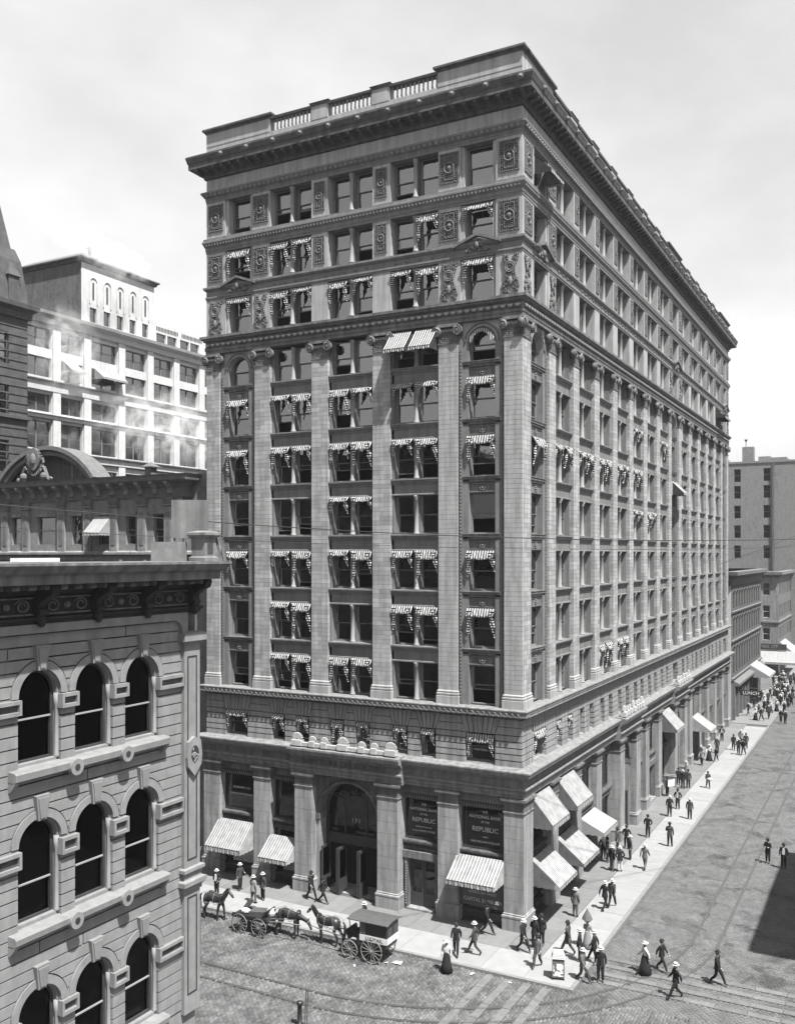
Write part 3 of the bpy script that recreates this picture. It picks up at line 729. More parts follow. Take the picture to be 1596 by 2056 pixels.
def shop_bay(f, x0, x1, door=False, plain=False):
    wd = x1-x0; k = round(wd, 2)
    oput('lintel', shared(('lin', k), lambda: MB().box(0, wd, .15, .9, 6.95, 7.5).mesh('lintel', 'trim')), f, x0)
    oput('transom', shared(('tra', k), lambda: MB().extx([(.9,3.5),(.25,3.5),(.2,3.56),(.2,3.7),(.28,3.74),(.28,3.86),(.12,3.9),(.08,3.98),(.08,4.1),(.9,4.16)], 0, wd).mesh('transom', 'soot')), f, x0)
    for z0, z1, nm in ((4.16, 6.95, 'shop_window'),) + (() if door else ((.62, 3.5, 'shop_window'),)):
        def fr():
            b = MB(); t = .09; h = z1-z0
            for q in ((0,t,0,h),(wd-t,wd,0,h),(t,wd-t,0,t),(t,wd-t,h-t,h)): b.box(q[0], q[1], .42, .56, q[2], q[3])
            return b.mesh(nm, 'bronze')
        o = oput(nm, shared(('sw', k, z0), fr), f, x0, 0, z0)
        put('pane', shared(('swp', k, z0), lambda: MB().box(.09, wd-.09, .48, .495, .09, z1-z0-.09).mesh('pane', 'glassd')), o)
    if door:
        b = MB()
        for q in ((.1,.32),(wd-.32,wd-.1)): b.box(q[0], q[1], .1, .9, 0, 3.05)
        b.box(.02, wd-.02, .05, .9, 3.05, 3.48)
        o = oput('doorway', b.mesh('doorway', 'trim'), f, x0)
        d = MB()
        for q in ((.36, wd/2-.01), (wd/2+.01, wd-.36)):
            d2 = MB(); a, c = q
            for r in ((a, a+.12, .1, 2.9), (c-.12, c, .1, 2.9), (a+.12, c-.12, .1, .9), (a+.12, c-.12, 2.75, 2.9)): d2.box(r[0], r[1], .5, .56, r[2], r[3])
            dd = put('door', d2.mesh('door', 'bronze'), o); put('pane', MB().box(a+.12, c-.12, .52, .535, .9, 2.75).mesh('pane', 'glassd'), dd)
        b = MB()
        for xx in (.21, wd-.21):
            for i in range(16): b.ball((xx, .09, .3+i*.16), .07, 5, 3)
        put('door_ornament', b.mesh('door_ornament', 'orn'), o, kind='stuff')
        put('doorstep', MB().box(.3, wd-.3, .0, .9, .0, .1).mesh('doorstep', 'granite'), o)
    else:
        oput('stall_riser', shared(('st', k), lambda: MB().extx([(.9,0),(.3,0),(.3,.1),(.36,.12),(.36,.52),(.28,.56),(.28,.62),(.9,.62)], 0, wd).mesh('stall_riser', 'bronze')), f, x0)
    def val():
        b = MB(); n = int(wd/.04); xs = [wd*i/n for i in range(n+1)]
        strip(b, [[(x, .36, 6.93) for x in xs], [(x, .26, 6.72) for x in xs], [(x, .25, 6.55+.06*abs(math.sin(x*PI/.2))) for x in xs]]); return b.mesh('rolled_awning', 'drape2')
    if f == 0 or x0 > 9: oput('rolled_awning', shared(('val', k), val), f, x0)
M['drape2'] = stripe_mat('dull_canvas', 0.16, 0.12, 0.04)
M['litter'] = mat('gilt_lettering', 0.62, 0.6)
M['lettd'] = mat('carved_lettering', 0.10, 0.8)
bays0 = [(-21.35,-18.55),(-17.25,-15.05),(-7.65,-5.2),(-3.9,-1.05)]
for i, (a, c) in enumerate(bays0): shop_bay(0, a, c, door=(i == 2))
g1 = GP[1]
for i in range(len(g1)-1):
    a, c = g1[i][1], g1[i+1][0]
    if i in (4, 8): continue
    shop_bay(1, a, c, door=(i in (6, 11)))
# extended shop awnings
awn_ext(0, -21.5, -18.6, -.05, 3.62, 1.5, 1.45, .35, 'shopawn'); awn_ext(0, -17.3, -15.1, -.05, 3.1, 1.35, 1.1, .3, 'shopawn')
awn_ext(0, -4.0, -1.05, -.05, 3.85, 1.5, 1.05, .3, 'shopawn')
awn_ext(1, 1.35, 4.4, -.05, 7.3, 1.3, 1.5, .35, 'shopawn'); awn_ext(1, 5.95, 9.2, -.05, 7.3, 1.3, 1.5, .35, 'shopawn')
awn_ext(1, 1.35, 4.5, -.05, 3.7, 1.7, 1.35, .25, 'shopawn'); awn_ext(1, 5.9, 9.3, -.05, 3.7, 1.7, 1.35, .25, 'shopawn')
awn_ext(1, 10.7, 14.0, -.05, 3.7, 1.6, .75, .3, 'canvas'); awn_ext(1, 34.7, 38.0, -.05, 7.2, 1.4, 1.5, .3, 'shopawn')
awn_ext(1, 48.8, 52.0, -.05, 4.6, 1.9, 1.3, .2, 'canvas')
# porticos with arched entrances -------------------------------------------------
ENT = [(-.4,7.44),(.16,7.5),(.16,7.66),(.22,7.69),(.22,7.9),(.32,7.95),(.36,8.0),(.36,8.08),(.18,8.13),(.18,8.5),(.3,8.56),(.34,8.68),(.6,8.78),(.64,8.95),(.68,9.0),(.68,9.12),(0.02,9.215),(-.4,9.215)]
def palmette(r, n=9):
    b = MB()
    for i in range(n):
        a = PI*(.08+.84*i/(n-1)); ca, sa = math.cos(a), math.sin(a); wv = .16*r
        b.exty([(.15*r*ca-wv*.4*sa, .12*r+.15*r*sa+wv*.4*ca), (.8*r*ca-wv*sa, .12*r+.8*r*sa+wv*ca), (r*ca, .12*r+r*sa), (.8*r*ca+wv*sa, .12*r+.8*r*sa-wv*ca), (.15*r*ca+wv*.4*sa, .12*r+.15*r*sa-wv*.4*ca)], -.05-.01*(i % 2), .05)
    b.box(-.75*r, .75*r, -.07, .07, 0, .14*r)
    for s_ in (-1, 1): b.ball((s_*.55*r, -.02, .2*r), .16*r, 7, 4, (1, .6, 1))
    return b.mesh('palmette', 'pale')
def portico(f, x0, x1, yp=-.4, cx=None, ra=2.1, zc=4.95):
    cx = (x0+x1)/2 if cx is None else cx
    b = MB(); prof = [(yp-o, z) for o, z in ENT]; prof = prof[1:-1]
    prof = [(.3, 7.5)] + prof + [(.3, 9.22)]
    b.extx(prof, x0-.25, x1+.25); o = oput('portico_entablature', b.mesh('portico_entablature', 'gtrim'), f, 0)
    # cresting
    yc = yp-.33
    b = MB().box(x0+.2, x1-.2, yc-.12, yc+.12, 9.23, 9.46); c_ = oput('cresting', b.mesh('cresting', 'pale'), f, 0)
    big, sm_ = shared('palB', lambda: palmette(.42, 11)), shared('palS', lambda: palmette(.29, 9))
    wd = x1-x0-.8
    for t, me, h in ((0, big, .0), (.17, sm_, 0), (.3, sm_, 0), (.5, big, .08), (.7, sm_, 0), (.83, sm_, 0), (1, big, 0)):
        xx = x0+.4+wd*t
        p = put('pedestal', shared(('pd', me.name), lambda: MB().box(-.36 if me is big else -.2, .36 if me is big else .2, -.2, .2, 0, .34).mesh('pedestal', 'pale')), c_, (xx, yc, 9.235))
        put('palmette', me, c_, (xx, yc, 9.575+h*0))
    put('hand_rail', MB().cyl((x0+.4, yc+.05, 9.72), (x1-.4, yc+.05, 9.72), .022, n=5).mesh('hand_rail', 'bronze'), c_)
    # arch wall
    a0, a1 = cx-ra-.26, cx+ra+.26; n = 22; y0, y1 = (-.02 if yp < -.3 else .0), .75
    gx0, gx1 = (x0+1.35, x1-1.35)
    pts = [(gx0, zc), (gx0, 7.5), (gx1, 7.5), (gx1, zc), (cx+ra, zc)] + [(cx+ra*math.cos(PI*i/n), zc+ra*math.sin(PI*i/n)) for i in range(1, n)] + [(cx-ra, zc)]
    aw = oput('entrance_arch', MB().exty(pts, y0, y1).mesh('entrance_arch', 'trim'), f, 0)
    for q0, q1 in ((gx0, cx-ra), (cx+ra, gx1)):
        put('arch_jamb', MB().box(q0, q1, y0-.02, y1, 0, zc-.36).mesh('arch_jamb', 'granite'), aw)
        put('impost', MB().box(q0-.02, q1+.06 if q0 == gx0 else q1+.02, y0-.12, y1, zc-.36, zc).mesh('impost', 'trim'), aw)
    b = MB()
    for rr, tr in ((ra+.1, .09), (ra+.01, .05)): b.tube([(cx+rr*math.cos(PI*i/26), y0-.03, zc+rr*math.sin(PI*i/26)) for i in range(27)], tr, 6)
    put('archivolt', b.mesh('archivolt', 'trim', True), aw)
    b = MB(); rn = random.Random(11)
    for i in range(170):
        x = rn.uniform(gx0+.06, gx1-.06); z = rn.uniform(zc+.2, 7.42)
        if math.hypot(x-cx, z-zc) < ra+.26: continue
        b.ball((x, y0-.005, z), rn.uniform(.05, .1), 5, 3, (1, .6, 1))
    put('spandrel_relief', b.mesh('spandrel_relief', 'orn'), aw, kind='stuff')
    # fanlight
    yw = .95; fw = MB(); t = .05
    for x in (cx-.78, cx+.78): fw.box(x-t, x+t, yw-.05, yw+.05, 3.62, zc+.35)
    fw.tube([(cx+.78*math.cos(PI*i/14), yw, zc+.35+.78*math.sin(PI*i/14)) for i in range(15)], .05, 5)
    for i in range(1, 6):
        a = PI*i/6; fw.tube([(cx+.78*math.cos(a), yw, zc+.35+.78*math.sin(a)), (cx+ra*1.05*math.cos(a), yw, zc+ra*1.05*math.sin(a))], .04, 5)
    fw.tube([(cx+ra*math.cos(PI*i/20), yw, zc+ra*math.sin(PI*i/20)) for i in range(21)], .08, 5)
    for x in (cx-ra+.04, cx+ra-.04): fw.box(x-.08, x+.08, yw-.08, yw+.08, 0, zc)
    fw_o = put('fanlight', fw.mesh('fanlight', 'bronze'), aw)
    pts = [(cx-ra, 3.6), (cx+ra, 3.6)] + [(cx+ra*math.cos(PI*i/20), zc+ra*math.sin(PI*i/20)) for i in range(21)]
    put('pane', MB().exty(pts, yw+.0, yw+.012).mesh('pane', 'glassd'), fw_o)
    put('door_head', MB().extx([(yw+.2,2.95),(yw-.12,2.95),(yw-.12,3.0),(yw-.06,3.04),(yw-.06,3.45),(yw-.16,3.5),(yw-.2,3.6),(yw+.2,3.62)], cx-ra, cx+ra).mesh('door_head', 'bronze'), aw)
    for x in (cx-.82, cx-.68, cx+.68, cx+.82, cx-ra+.2):      # door leaves folded outwards
        d = MB(); yy = yw-1.05
        for q in ((yy, yy+.12, .02, 2.9), (yy+.9, yy+1.02, .02, 2.9), (yy+.12, yy+.9, .02, .95), (yy+.12, yy+.9, 2.75, 2.9)): d.box(x-.035, x+.035, q[0], q[1], q[2], q[3])
        dd = put('door', d.mesh('door', 'bronze'), aw); put('pane', MB().box(x-.006, x+.006, yy+.12, yy+.9, .95, 2.75).mesh('pane', 'glassd'), dd)
        put('push_bar', MB().cyl((x-.09, yy+.3, 1.1), (x-.09, yy+.8, 1.1), .02, n=5).mesh('push_bar', 'litter'), dd)
    put('vestibule_wall', MB().box(cx-ra-.2, cx+ra+.2, 2.0, 2.1, 0, 7.2).mesh('vestibule_wall', 'dark'), aw)
    put('threshold', MB().box(cx-ra+.1, cx+ra-.1, .3, 2.0, .0, .06).mesh('threshold', 'granite'), aw)
    return aw
portico(0, -15.1, -7.6, cx=-11.4)
portico(1, 18.97, 25.08, ra=1.55, zc=5.2); portico(1, 38.12, 43.93, ra=1.4, zc=5.3)
# lettering on the building
letters('NEW YORK LIFE BUILDING', .44, 'lettd', office, 0, -11.4, -.6, 8.14, sx=1.15)
letters('NEW YORK LIFE', .36, 'lettd', office, 0, -11.4, .87, 3.1, sx=1.1)
for q_, t_x in ((-.24, '1'), (0, '7'), (.24, '1')): letters(t_x, .38, 'litter', office, 0, -11.4+q_, .93, 4.35, name='numeral')
for tx, sz, z in (('THE', .17, 6.2), ('NATIONAL BANK', .23, 5.86), ('OF THE', .15, 5.6), ('REPUBLIC', .36, 5.18), ('A National Depositary', .12, 4.86), ('of the UNITED STATES', .15, 4.6)):
    letters(tx, sz, 'litter', office, 0, -6.42, .46, z)
for tx, sz, z in (('THE', .17, 6.25), ('NATIONAL BANK', .25, 5.92), ('OF THE', .15, 5.66), ('REPUBLIC', .38, 5.16), ('Capital', .12, 4.82), ('ONE MILLION DOLLARS', .17, 4.5)):
    letters(tx, sz, 'litter', office, 0, -2.45, .46, z)
MB().box(-3.86, -1.09, .1, .16, .92, 2.3).build('sign_board', 'bronze', office); letters('CAPITAL $1,000,000', .3, 'litter', office, 0, -2.47, .08, 1.2, sx=.9); letters('AMERICAN TRUST', .24, 'litter', office, 0, -2.47, .08, 1.66, sx=.9)
letters('of NEW YORK', .22, 'litter', office, 0, -2.55, .41, 10.3); letters('WESTERN of', .2, 'litter', office, 0, -2.6, .41, 9.85)
letters('GUARANTY CO', .2, 'litter', office, 0, -20.0, .46, 5.6); letters('SAVINGS LOANS INSURANCE', .14, 'litter', office, 0, -20.0, .46, 5.2)

# ------------------------------------------------------------------ ground, pavements, roads
M['asph'] = mat('street_dust', 0.115, 0.95, var=0.3, nscale=.6, bump=0.4, bscale=6)
M['cobble'] = mat('granite_setts', 0.125, 0.9, var=0.5, island=0.3, nscale=.75, bump=0.2, bscale=20, blotch=0.35)
M['cobble2'] = mat('worn_setts', 0.135, 0.9, var=0.22, island=0.14, nscale=.9, bump=0.2, bscale=9, blotch=0.6)
M['walk'] = mat('pale_flagstone', 0.30, 0.9, var=0.10, objrand=0.05, nscale=1.2, bump=0.06, bscale=25)
M['walk2'] = mat('worn_flagstone', 0.19, 0.85, var=0.12, objrand=0.10, nscale=1.5, bump=0.06, bscale=25)
M['kerb'] = mat('kerb_stone', 0.22, 0.9, var=0.2, nscale=4)
M['steel'] = mat('worn_steel', 0.10, 0.35, spec=0.6)
M['cross'] = mat('crossing_flagstone', 0.16, 0.9, var=0.22, objrand=0.12, nscale=2.5, bump=0.1)
MB().add([(-1500,-1500,-.16),(1500,-1500,-.16),(1500,1500,-.16),(-1500,1500,-.16)], [(0,1,2,3)]).build('ground', 'asph', kind='structure')
pav = MB().add([(-60,-5.3,-.14),(4.45,-5.3,-.14),(4.45,74,-.14),(-60,74,-.14),(-60,-5.3,-.012),(4.45,-5.3,-.012),(4.45,74,-.012),(-60,74,-.012)], [(4,5,6,7),(0,1,5,4),(1,2,6,5)]).build('pavement', 'mortar', kind='structure')
def slab(x0, x1, y0, y1, m):
    g = .01; wd, dp = round(x1-x0, 3), round(y1-y0, 3)
    put('paving_slab', shared(('slab', wd, dp, m), lambda: MB().box(g, wd-g, g, dp-g, -.05, 0).mesh('paving_slab', m)), pav, (x0, y0, random.uniform(-.004, .004)))
for i in range(22): slab(-33.0+i*1.5, -33.0+(i+1)*1.5, -2.5, -.02, 'walk2')
for i in range(42): slab(.02, 2.02, -2.5+i*1.82, -2.5+(i+1)*1.82, 'walk2')
for i in range(14): slab(-31.0+i*2.36, -31.0+(i+1)*2.36, -5.3, -2.5, 'walk')
for i in range(30): slab(2.04, 4.45, -5.3+i*2.6, -5.3+(i+1)*2.6, 'walk')
def kerb(x0, y0, x1, y1, n, par):
    for i in range(n):
        a = (x0+(x1-x0)*i/n, y0+(y1-y0)*i/n); c = (x0+(x1-x0)*(i+1)/n, y0+(y1-y0)*(i+1)/n)
        if abs(x1-x0) > abs(y1-y0): b = MB().box(min(a[0],c[0])+.008, max(a[0],c[0])-.008, y0-.2, y0-.005, -.15, .004)
        else: b = MB().box(x0+.005, x0+.2, min(a[1],c[1])+.008, max(a[1],c[1])-.008, -.15, .004)
        b.build('kerb_stone', 'kerb', par)
kerb(-31, -5.3, 4.45, -5.3, 16, pav); kerb(4.45, -5.3, 4.45, 74, 34, pav)
MB().box(4.455, 4.65, -5.5, -5.31, -.15, .004).build('kerb_stone', 'kerb', pav)
# granite setts
def setts(name, x0, x1, y0, y1, w_, l_, along_x, seed, amp, mm='cobble'):
    rn = np.random.default_rng(seed)
    if along_x: nx, ny = int((x1-x0)/l_), int((y1-y0)/w_)
    else: nx, ny = int((x1-x0)/w_), int((y1-y0)/l_)
    sx, sy = (x1-x0)/nx, (y1-y0)/ny
    I, J = np.meshgrid(np.arange(nx), np.arange(ny), indexing='ij'); I = I.ravel(); J = J.ravel(); n = I.size
    off = .5*(J % 2)*sx if along_x else 0; offy = 0 if along_x else .5*(I % 2)*sy
    cx = x0+(I+.5)*sx+off; cy = y0+(J+.5)*sy+offy
    gx, gy = sx*.5-.016, sy*.5-.016
    ht = rn.normal(0, amp, n); tx = rn.normal(0, .04, n); ty = rn.normal(0, .04, n)
    V = np.empty((n, 8, 3)); 
    for k, (a, c) in enumerate(((-1,-1),(1,-1),(1,1),(-1,1))):
        V[:, k, 0] = cx+a*gx; V[:, k, 1] = cy+c*gy; V[:, k, 2] = -.158
        V[:, k+4, 0] = cx+a*gx*.8; V[:, k+4, 1] = cy+c*gy*.8; V[:, k+4, 2] = -.118+ht+a*gx*tx+c*gy*ty
    Fq = np.array([(4,5,6,7),(0,1,5,4),(1,2,6,5),(2,3,7,6),(3,0,4,7)])
    F = (np.arange(n)[:, None, None]*8+Fq[None]).reshape(-1, 4)
    me = bpy.data.meshes.new(name); me.vertices.add(n*8); me.vertices.foreach_set('co', V.ravel())
    me.loops.add(F.size); me.loops.foreach_set('vertex_index', F.ravel().astype(np.int32))
    me.polygons.add(len(F)); me.polygons.foreach_set('loop_start', np.arange(0, F.size, 4, dtype=np.int32)); me.polygons.foreach_set('loop_total', np.full(len(F), 4, np.int32))
    me.materials.append(M[mm]); me.update(); me.validate()
    return put(name, me, kind='stuff')
setts('road_setts', -30, 22, -19.5, -5.52, .15, .27, False, 1, .022)
setts('road_setts', 4.67, 17, -5.5, 60, .15, .27, True, 2, .006, 'cobble2')
# tram track that turns out of the side street
def rail(pts, name, par):
    b = MB(); P = [Vector((x, y, 0)) for x, y in pts]; ring = []
    for i, p in enumerate(P):
        d = (P[min(i+1, len(P)-1)]-P[max(i-1, 0)]).normalized(); nn = Vector((-d.y, d.x, 0))
        ring.append([(p+nn*o).to_tuple()[:2]+(z,) for o, z in ((-.07,-.16),(-.07,-.085),(-.03,-.083),(-.03,-.1),(.0,-.1),(.0,-.08),(.07,-.08),(.07,-.16))])
    n = 8; vs = [q for r_ in ring for q in r_]
    b.add(vs, [(j*n+i, j*n+i+1, (j+1)*n+i+1, (j+1)*n+i) for j in range(len(ring)-1) for i in range(n-1)]); b.build(name, 'steel', par)
trk = empty('tram_track', (8.8, 0, 0), label='steel tram track curving from one street into the other', cat='track')
def trackpts(off):
    pts = [(9.3+off, y) for y in np.arange(110, 3.9, -2.0)]; cxx, cyy, rr = 9.3-16, 4.0, 16+off
    pts += [(cxx+rr*math.cos(a), cyy+rr*math.sin(a)) for a in np.linspace(0, -PI*.5, 40)] + [(cxx-q, cyy-rr) for q in np.arange(2, 36, 2.0)]
    return [(x-8.8, y) for x, y in pts]
for off in (-.66, .66): rail(trackpts(off), 'rail', trk)
# flagstone crossings
cw = MB().box(5.0, 17, -4.4, -.9, -.155, -.15).build('crossing', 'asph', kind='structure')
for j, y in enumerate((-3.9, -2.95, -2.0, -1.1)):
    for i in range(8):
        put('crossing_slab', shared('cws', lambda: MB().box(0, 1.42, 0, .4, -.05, 0).mesh('crossing_slab', 'cross')), cw, (5.2+i*1.45, y+random.uniform(-.02,.02), -.082+random.uniform(-.006,.006)))
for j, x in enumerate((.2, 1.2, 2.2, 3.2)):
    for i in range(9):
        put('crossing_slab', shared('cws2', lambda: MB().box(0, .4, 0, 1.42, -.05, 0).mesh('crossing_slab', 'cross')), cw, (x+random.uniform(-.02,.02), -7.1-i*1.45, -.082+random.uniform(-.006,.006)))

# ------------------------------------------------------------------ the near building at the left
near = empty('corner_building', (-2.0, -25.27, 0), PI/2, label='pale stone Italianate building with arched windows and a heavy dark cornice', cat='building')
M['cornd'] = mat('blackened_cornice', 0.028, 0.8, var=0.4, nscale=4, bump=0.3, bscale=20)  # near black: shade under the cornice and in carved hollows put into the colour
def nput(name, b, m, parent=near, **k): return b.build(name, m, parent, **k)
WL = -9.6     # end of the front towards the camera
CXS = (-2.55, -4.5, -6.45)
def arch_pts(cx, rx, rz, zs, n, a0=0, a1=PI): return [(cx+rx*math.cos(a0+(a1-a0)*i/n), zs+rz*math.sin(a0+(a1-a0)*i/n)) for i in range(n+1)]
ST = [dict(bot=15.55, zs=17.38, rz=.74, orz=1.0, imp=(16.95, 17.35), sill=(15.2, 15.48), key=(18.08, 18.76)),
      dict(bot=11.25, zs=13.4, rz=.66, orz=.92, imp=(12.86, 13.32), sill=(10.9, 11.16), key=(14.0, 14.69)),
      dict(bot=6.75, zs=8.8, rz=.68, orz=.94, imp=(8.35, 8.78), sill=(6.4, 6.66), key=(9.42, 10.08))]
HW = .72; OR = .975
# backing with window holes is made of the blocks themselves; a plain core stands behind
nput('core_wall', MB().box(WL, -.05, .75, 12, 0, 19.2), 'dark')
nput('side_wall', MB().box(-.32, -.02, .3, 14, 0, 20.2), 'brick2')
nput('wall_base', MB().box(WL, -.06, .03, .74, 0, 6.3), 'lime')
nput('joint_backing', MB().box(WL, CXS[2]-OR-.0, .03, .74, 6.3, 19.4), 'soot')
nput('joint_backing', MB().box(CXS[0]+OR, -.06, .03, .74, 6.3, 19.4), 'soot')
zc = 6.35; courses = []
while zc < 19.3: courses.append((zc, min(zc+.335, 19.36))); zc += .335
g = .021
def nblock(poly): 
    if len(poly) >= 3: MB().exty(poly, 0, .2).build('stone_block', 'lime', near)
def bound(st_list, cx, z):     # half width of hole (incl. surround) at height z about a window centre
    for s in st_list:
        if s['bot'] - .35 <= z <= s['zs']: return HW
        if s['zs'] < z < s['zs']+s['orz']:
            t = (z-s['zs'])/s['orz']; return OR*math.sqrt(max(0, 1-t*t))
    return None
for z0, z1 in courses:
    segs = []
    zz = [z0+g+(z1-z0-2*g)*i/5 for i in range(6)]
    hs = [bound(ST, 0, z) for z in zz]
    if all(h is None for h in hs):
        off = random.uniform(1.5, 7.5); xs = [WL+.0, WL+off, -.76]
        for a, c in zip(xs[:-1], xs[1:]):
            if c-a > .1: nblock([(a+g, z0+g), (c-g, z0+g), (c-g, z1-g), (a+g, z1-g)])
        continue
    hv = [0 if h is None else h for h in hs]
    def curve(cx, sg): return [(cx+sg*(h+.002), z) for h, z in zip(hv, zz)]
    nblock([(WL, zz[0]), ] + curve(CXS[2], -1) + [(WL, zz[-1])])
    nblock(curve(CXS[0], 1) + [(-.76, zz[-1]), (-.76, zz[0])])
    for a, c in ((CXS[2], CXS[1]), (CXS[1], CXS[0])):
        l_, r_ = curve(a, 1), curve(c, -1)
        keep = [(p, q) for p, q in zip(l_, r_) if q[0]-p[0] > .02]
        if len(keep) >= 2: nblock([p for p, q in keep] + [q for p, q in reversed(keep)])
for s in ST:
    for cx in CXS:
        # archivolt
        outer = arch_pts(cx, OR-.035, s['orz']-.035, s['zs'], 20); inner = arch_pts(cx, HW, s['rz'], s['zs'], 20)
        nput('arch_ring', MB().exty(outer + inner[::-1], -.03, .3), 'lime')
        nput('reveal_arch', MB().exty(inner + arch_pts(cx, HW-.05, s['rz']-.05, s['zs'], 20)[::-1], .1, .5), 'lime')
        kz0, kz1 = s['key']
        k = nput('keystone', MB().hexa([(cx-.13,-.1,kz0),(cx+.13,-.1,kz0),(cx+.13,.2,kz0),(cx-.13,.2,kz0)], [(cx-.24,-.15,kz1),(cx+.24,-.15,kz1),(cx+.24,.2,kz1),(cx-.24,.2,kz1)]), 'lime')
        nput('keystone_panel', MB().hexa([(cx-.08,-.13,kz0+.06),(cx+.08,-.13,kz0+.06),(cx+.08,-.08,kz0+.06),(cx-.08,-.08,kz0+.06)], [(cx-.18,-.175,kz1-.07),(cx+.18,-.175,kz1-.07),(cx+.18,-.1,kz1-.07),(cx-.18,-.1,kz1-.07)]), 'lime', k)
        # engaged shafts and reveals
        for sg in (-1, 1):
            nput('reveal', MB().box(min(cx+sg*HW, cx+sg*(HW-.05)), max(cx+sg*HW, cx+sg*(HW-.05)), .1, .5, s['bot'], s['zs']), 'lime')
            nput('shaft', MB().lathe([(.085,0),(.085,.08),(.065,.12),(.06,s['zs']-s['bot']-.4),(.085,s['zs']-s['bot']-.3),(.085,s['zs']-s['bot']-.02)], (cx+sg*(HW-.02), .15, s['bot']), 10), 'lime', smooth=True)
        # sash window
        hh = s['zs']+s['rz']-.1; w2 = HW-.05; b = MB(); mid = s['bot']+1.05+random.uniform(-.1, .15)
        for q in ((cx-w2, cx-w2+.09, s['bot'], s['zs']), (cx+w2-.09, cx+w2, s['bot'], s['zs']), (cx-w2+.09, cx+w2-.09, s['bot'], s['bot']+.1)): b.box(q[0], q[1], .26, .4, q[2], q[3])
        b.exty(arch_pts(cx, w2, s['rz']-.05, s['zs'], 16) + arch_pts(cx, w2-.07, s['rz']-.12, s['zs'], 16)[::-1], .26, .4)
        wo_ = nput('window', b, 'bronze')
        nput('meeting_rail', MB().box(cx-w2+.09, cx+w2-.09, .25, .31, mid, mid+.045), 'sashw', wo_)
        if random.random() < .6: nput('lower_rail', MB().box(cx-w2+.09, cx+w2-.09, .31, .37, mid+.14, mid+.165), 'sashw', wo_)
        nput('pane', MB().exty([(cx+w2-.05, mid), ] + arch_pts(cx, w2-.05, s['rz']-.09, s['zs'], 14) + [(cx-w2+.05, mid)], .29, .3), 'glassn', wo_)
        nput('pane', MB().box(cx-w2+.05, cx+w2-.05, .35, .36, s['bot']+.08, mid), 'glassn', wo_)
        nput('sash_sill', MB().box(cx-w2, cx+w2, .1, .42, s['bot']-.06, s['bot']+.04), 'lime', wo_)
    i0, i1 = s['imp']
    for a, c in ((WL, CXS[2]-HW-.02), (CXS[2]+HW+.0, CXS[1]-HW-.0), (CXS[1]+HW+.0, CXS[0]-HW-.0), (CXS[0]+HW+.0, -.79)):
        a2, c2 = a-.05, c+.05
        b = nput('impost_block', MB().box(a2, c2, -.13, .15, i0, i0+.1), 'lime')
        nput('impost_rim', MB().box(a2, c2, -.13, .15, i1-.1, i1), 'lime', b)
        for xx in (a2, c2-.08): nput('impost_rim', MB().box(xx, xx+.08, -.13, .15, i0+.1, i1-.1), 'lime', b)
        nput('impost_recess', MB().box(a2+.08, c2-.08, -.04, .15, i0+.1, i1-.1), 'soot', b)
    s0, s1 = s['sill']
    sb = nput('sill_course', MB().extx([(.6, s0), (-.2, s0), (-.29, s0+.05), (-.31, s1-.05), (-.27, s1), (.6, s1+.07)], CXS[2]-HW-.32, CXS[0]+HW+.2), 'lime')
    for cx in ((CXS[0]+CXS[1])/2, (CXS[1]+CXS[2])/2):
        n = 18; nput('sill_ring', MB().exty(arch_pts(cx, .23, .23, s0+.08, n, 0, 2*PI)[:-1] + [], -.38, -.2), 'lime', sb)
        nput('ring_boss', MB().exty(arch_pts(cx, .09, .09, s0+.08, 12, 0, 2*PI)[:-1], -.395, -.3), 'cornd', sb)
    for xx in (CXS[2]-HW-.32, CXS[0]+HW+.06): nput('sill_bracket', MB().extx([(.1, s0-.28), (-.08, s0-.24), (-.24, s0-.05), (-.28, s0+.02), (.1, s0+.02)], xx, xx+.14), 'lime', sb)
# corner pilaster
cp = nput('corner_pilaster', MB().box(-.76, 0, -.13, .5, 6.2, 18.3), 'lime')
for z0, z1 in ((14.95, 17.9), (11.2, 14.4), (6.8, 10.0)):
    for q in ((-.62, -.57, z0, z1), (-.2, -.15, z0, z1), (-.57, -.2, z0, z0+.05), (-.57, -.2, z1-.05, z1)): nput('panel_groove', MB().box(q[0], q[1], -.142, -.1, q[2], q[3]), 'cornd', cp)
nput('pilaster_cap', MB().ring([(-.1,18.28),(.06,18.3),(.06,18.36),(.16,18.4),(.16,18.66),(-.1,18.7)], -.76, 0, -.13, .5), 'lime')
nput('pilaster_cap', MB().ring([(-.1,10.15),(.05,10.18),(.05,10.3),(.16,10.4),(.16,10.55),(.03,10.6),(.03,10.8),(.12,10.84),(.12,10.95),(-.1,11.0)], -.76, 0, -.13, .5), 'lime')
md = nput('medallion', MB().exty([(-.7,14.3),(-.38,13.95),(-.06,14.3),(-.02,14.6),(-.08,15.1),(-.38,15.25),(-.68,15.1),(-.74,14.6)], -.25, -.1), 'lime')
b = MB(); rn = random.Random(2)
for i in range(26): a = rn.uniform(0, 2*PI); r_ = rn.uniform(0, .2); b.ball((-.38+r_*.8*math.cos(a), -.26, 14.68+r_*1.2*math.sin(a)), .035, 5, 3)
nput('medallion_flower', b, 'lime', md); nput('medallion_field', MB().exty(arch_pts(-.38, .19, .28, 14.68, 16, 0, 2*PI)[:-1], -.255, -.2), 'cornd', md)
# curved frame over the top storey
fr = [(WL, 19.34), (WL, 19.1), (-1.25, 19.1)] + [(-1.25+.4*math.sin(t), 18.7+.4*math.cos(t)) for t in np.linspace(0, PI/2, 8)] + [(-.85, 18.35), (-.6, 18.35), (-.6, 19.34)]
nput('frame_band', MB().exty(fr, -.14, .1), 'lime')
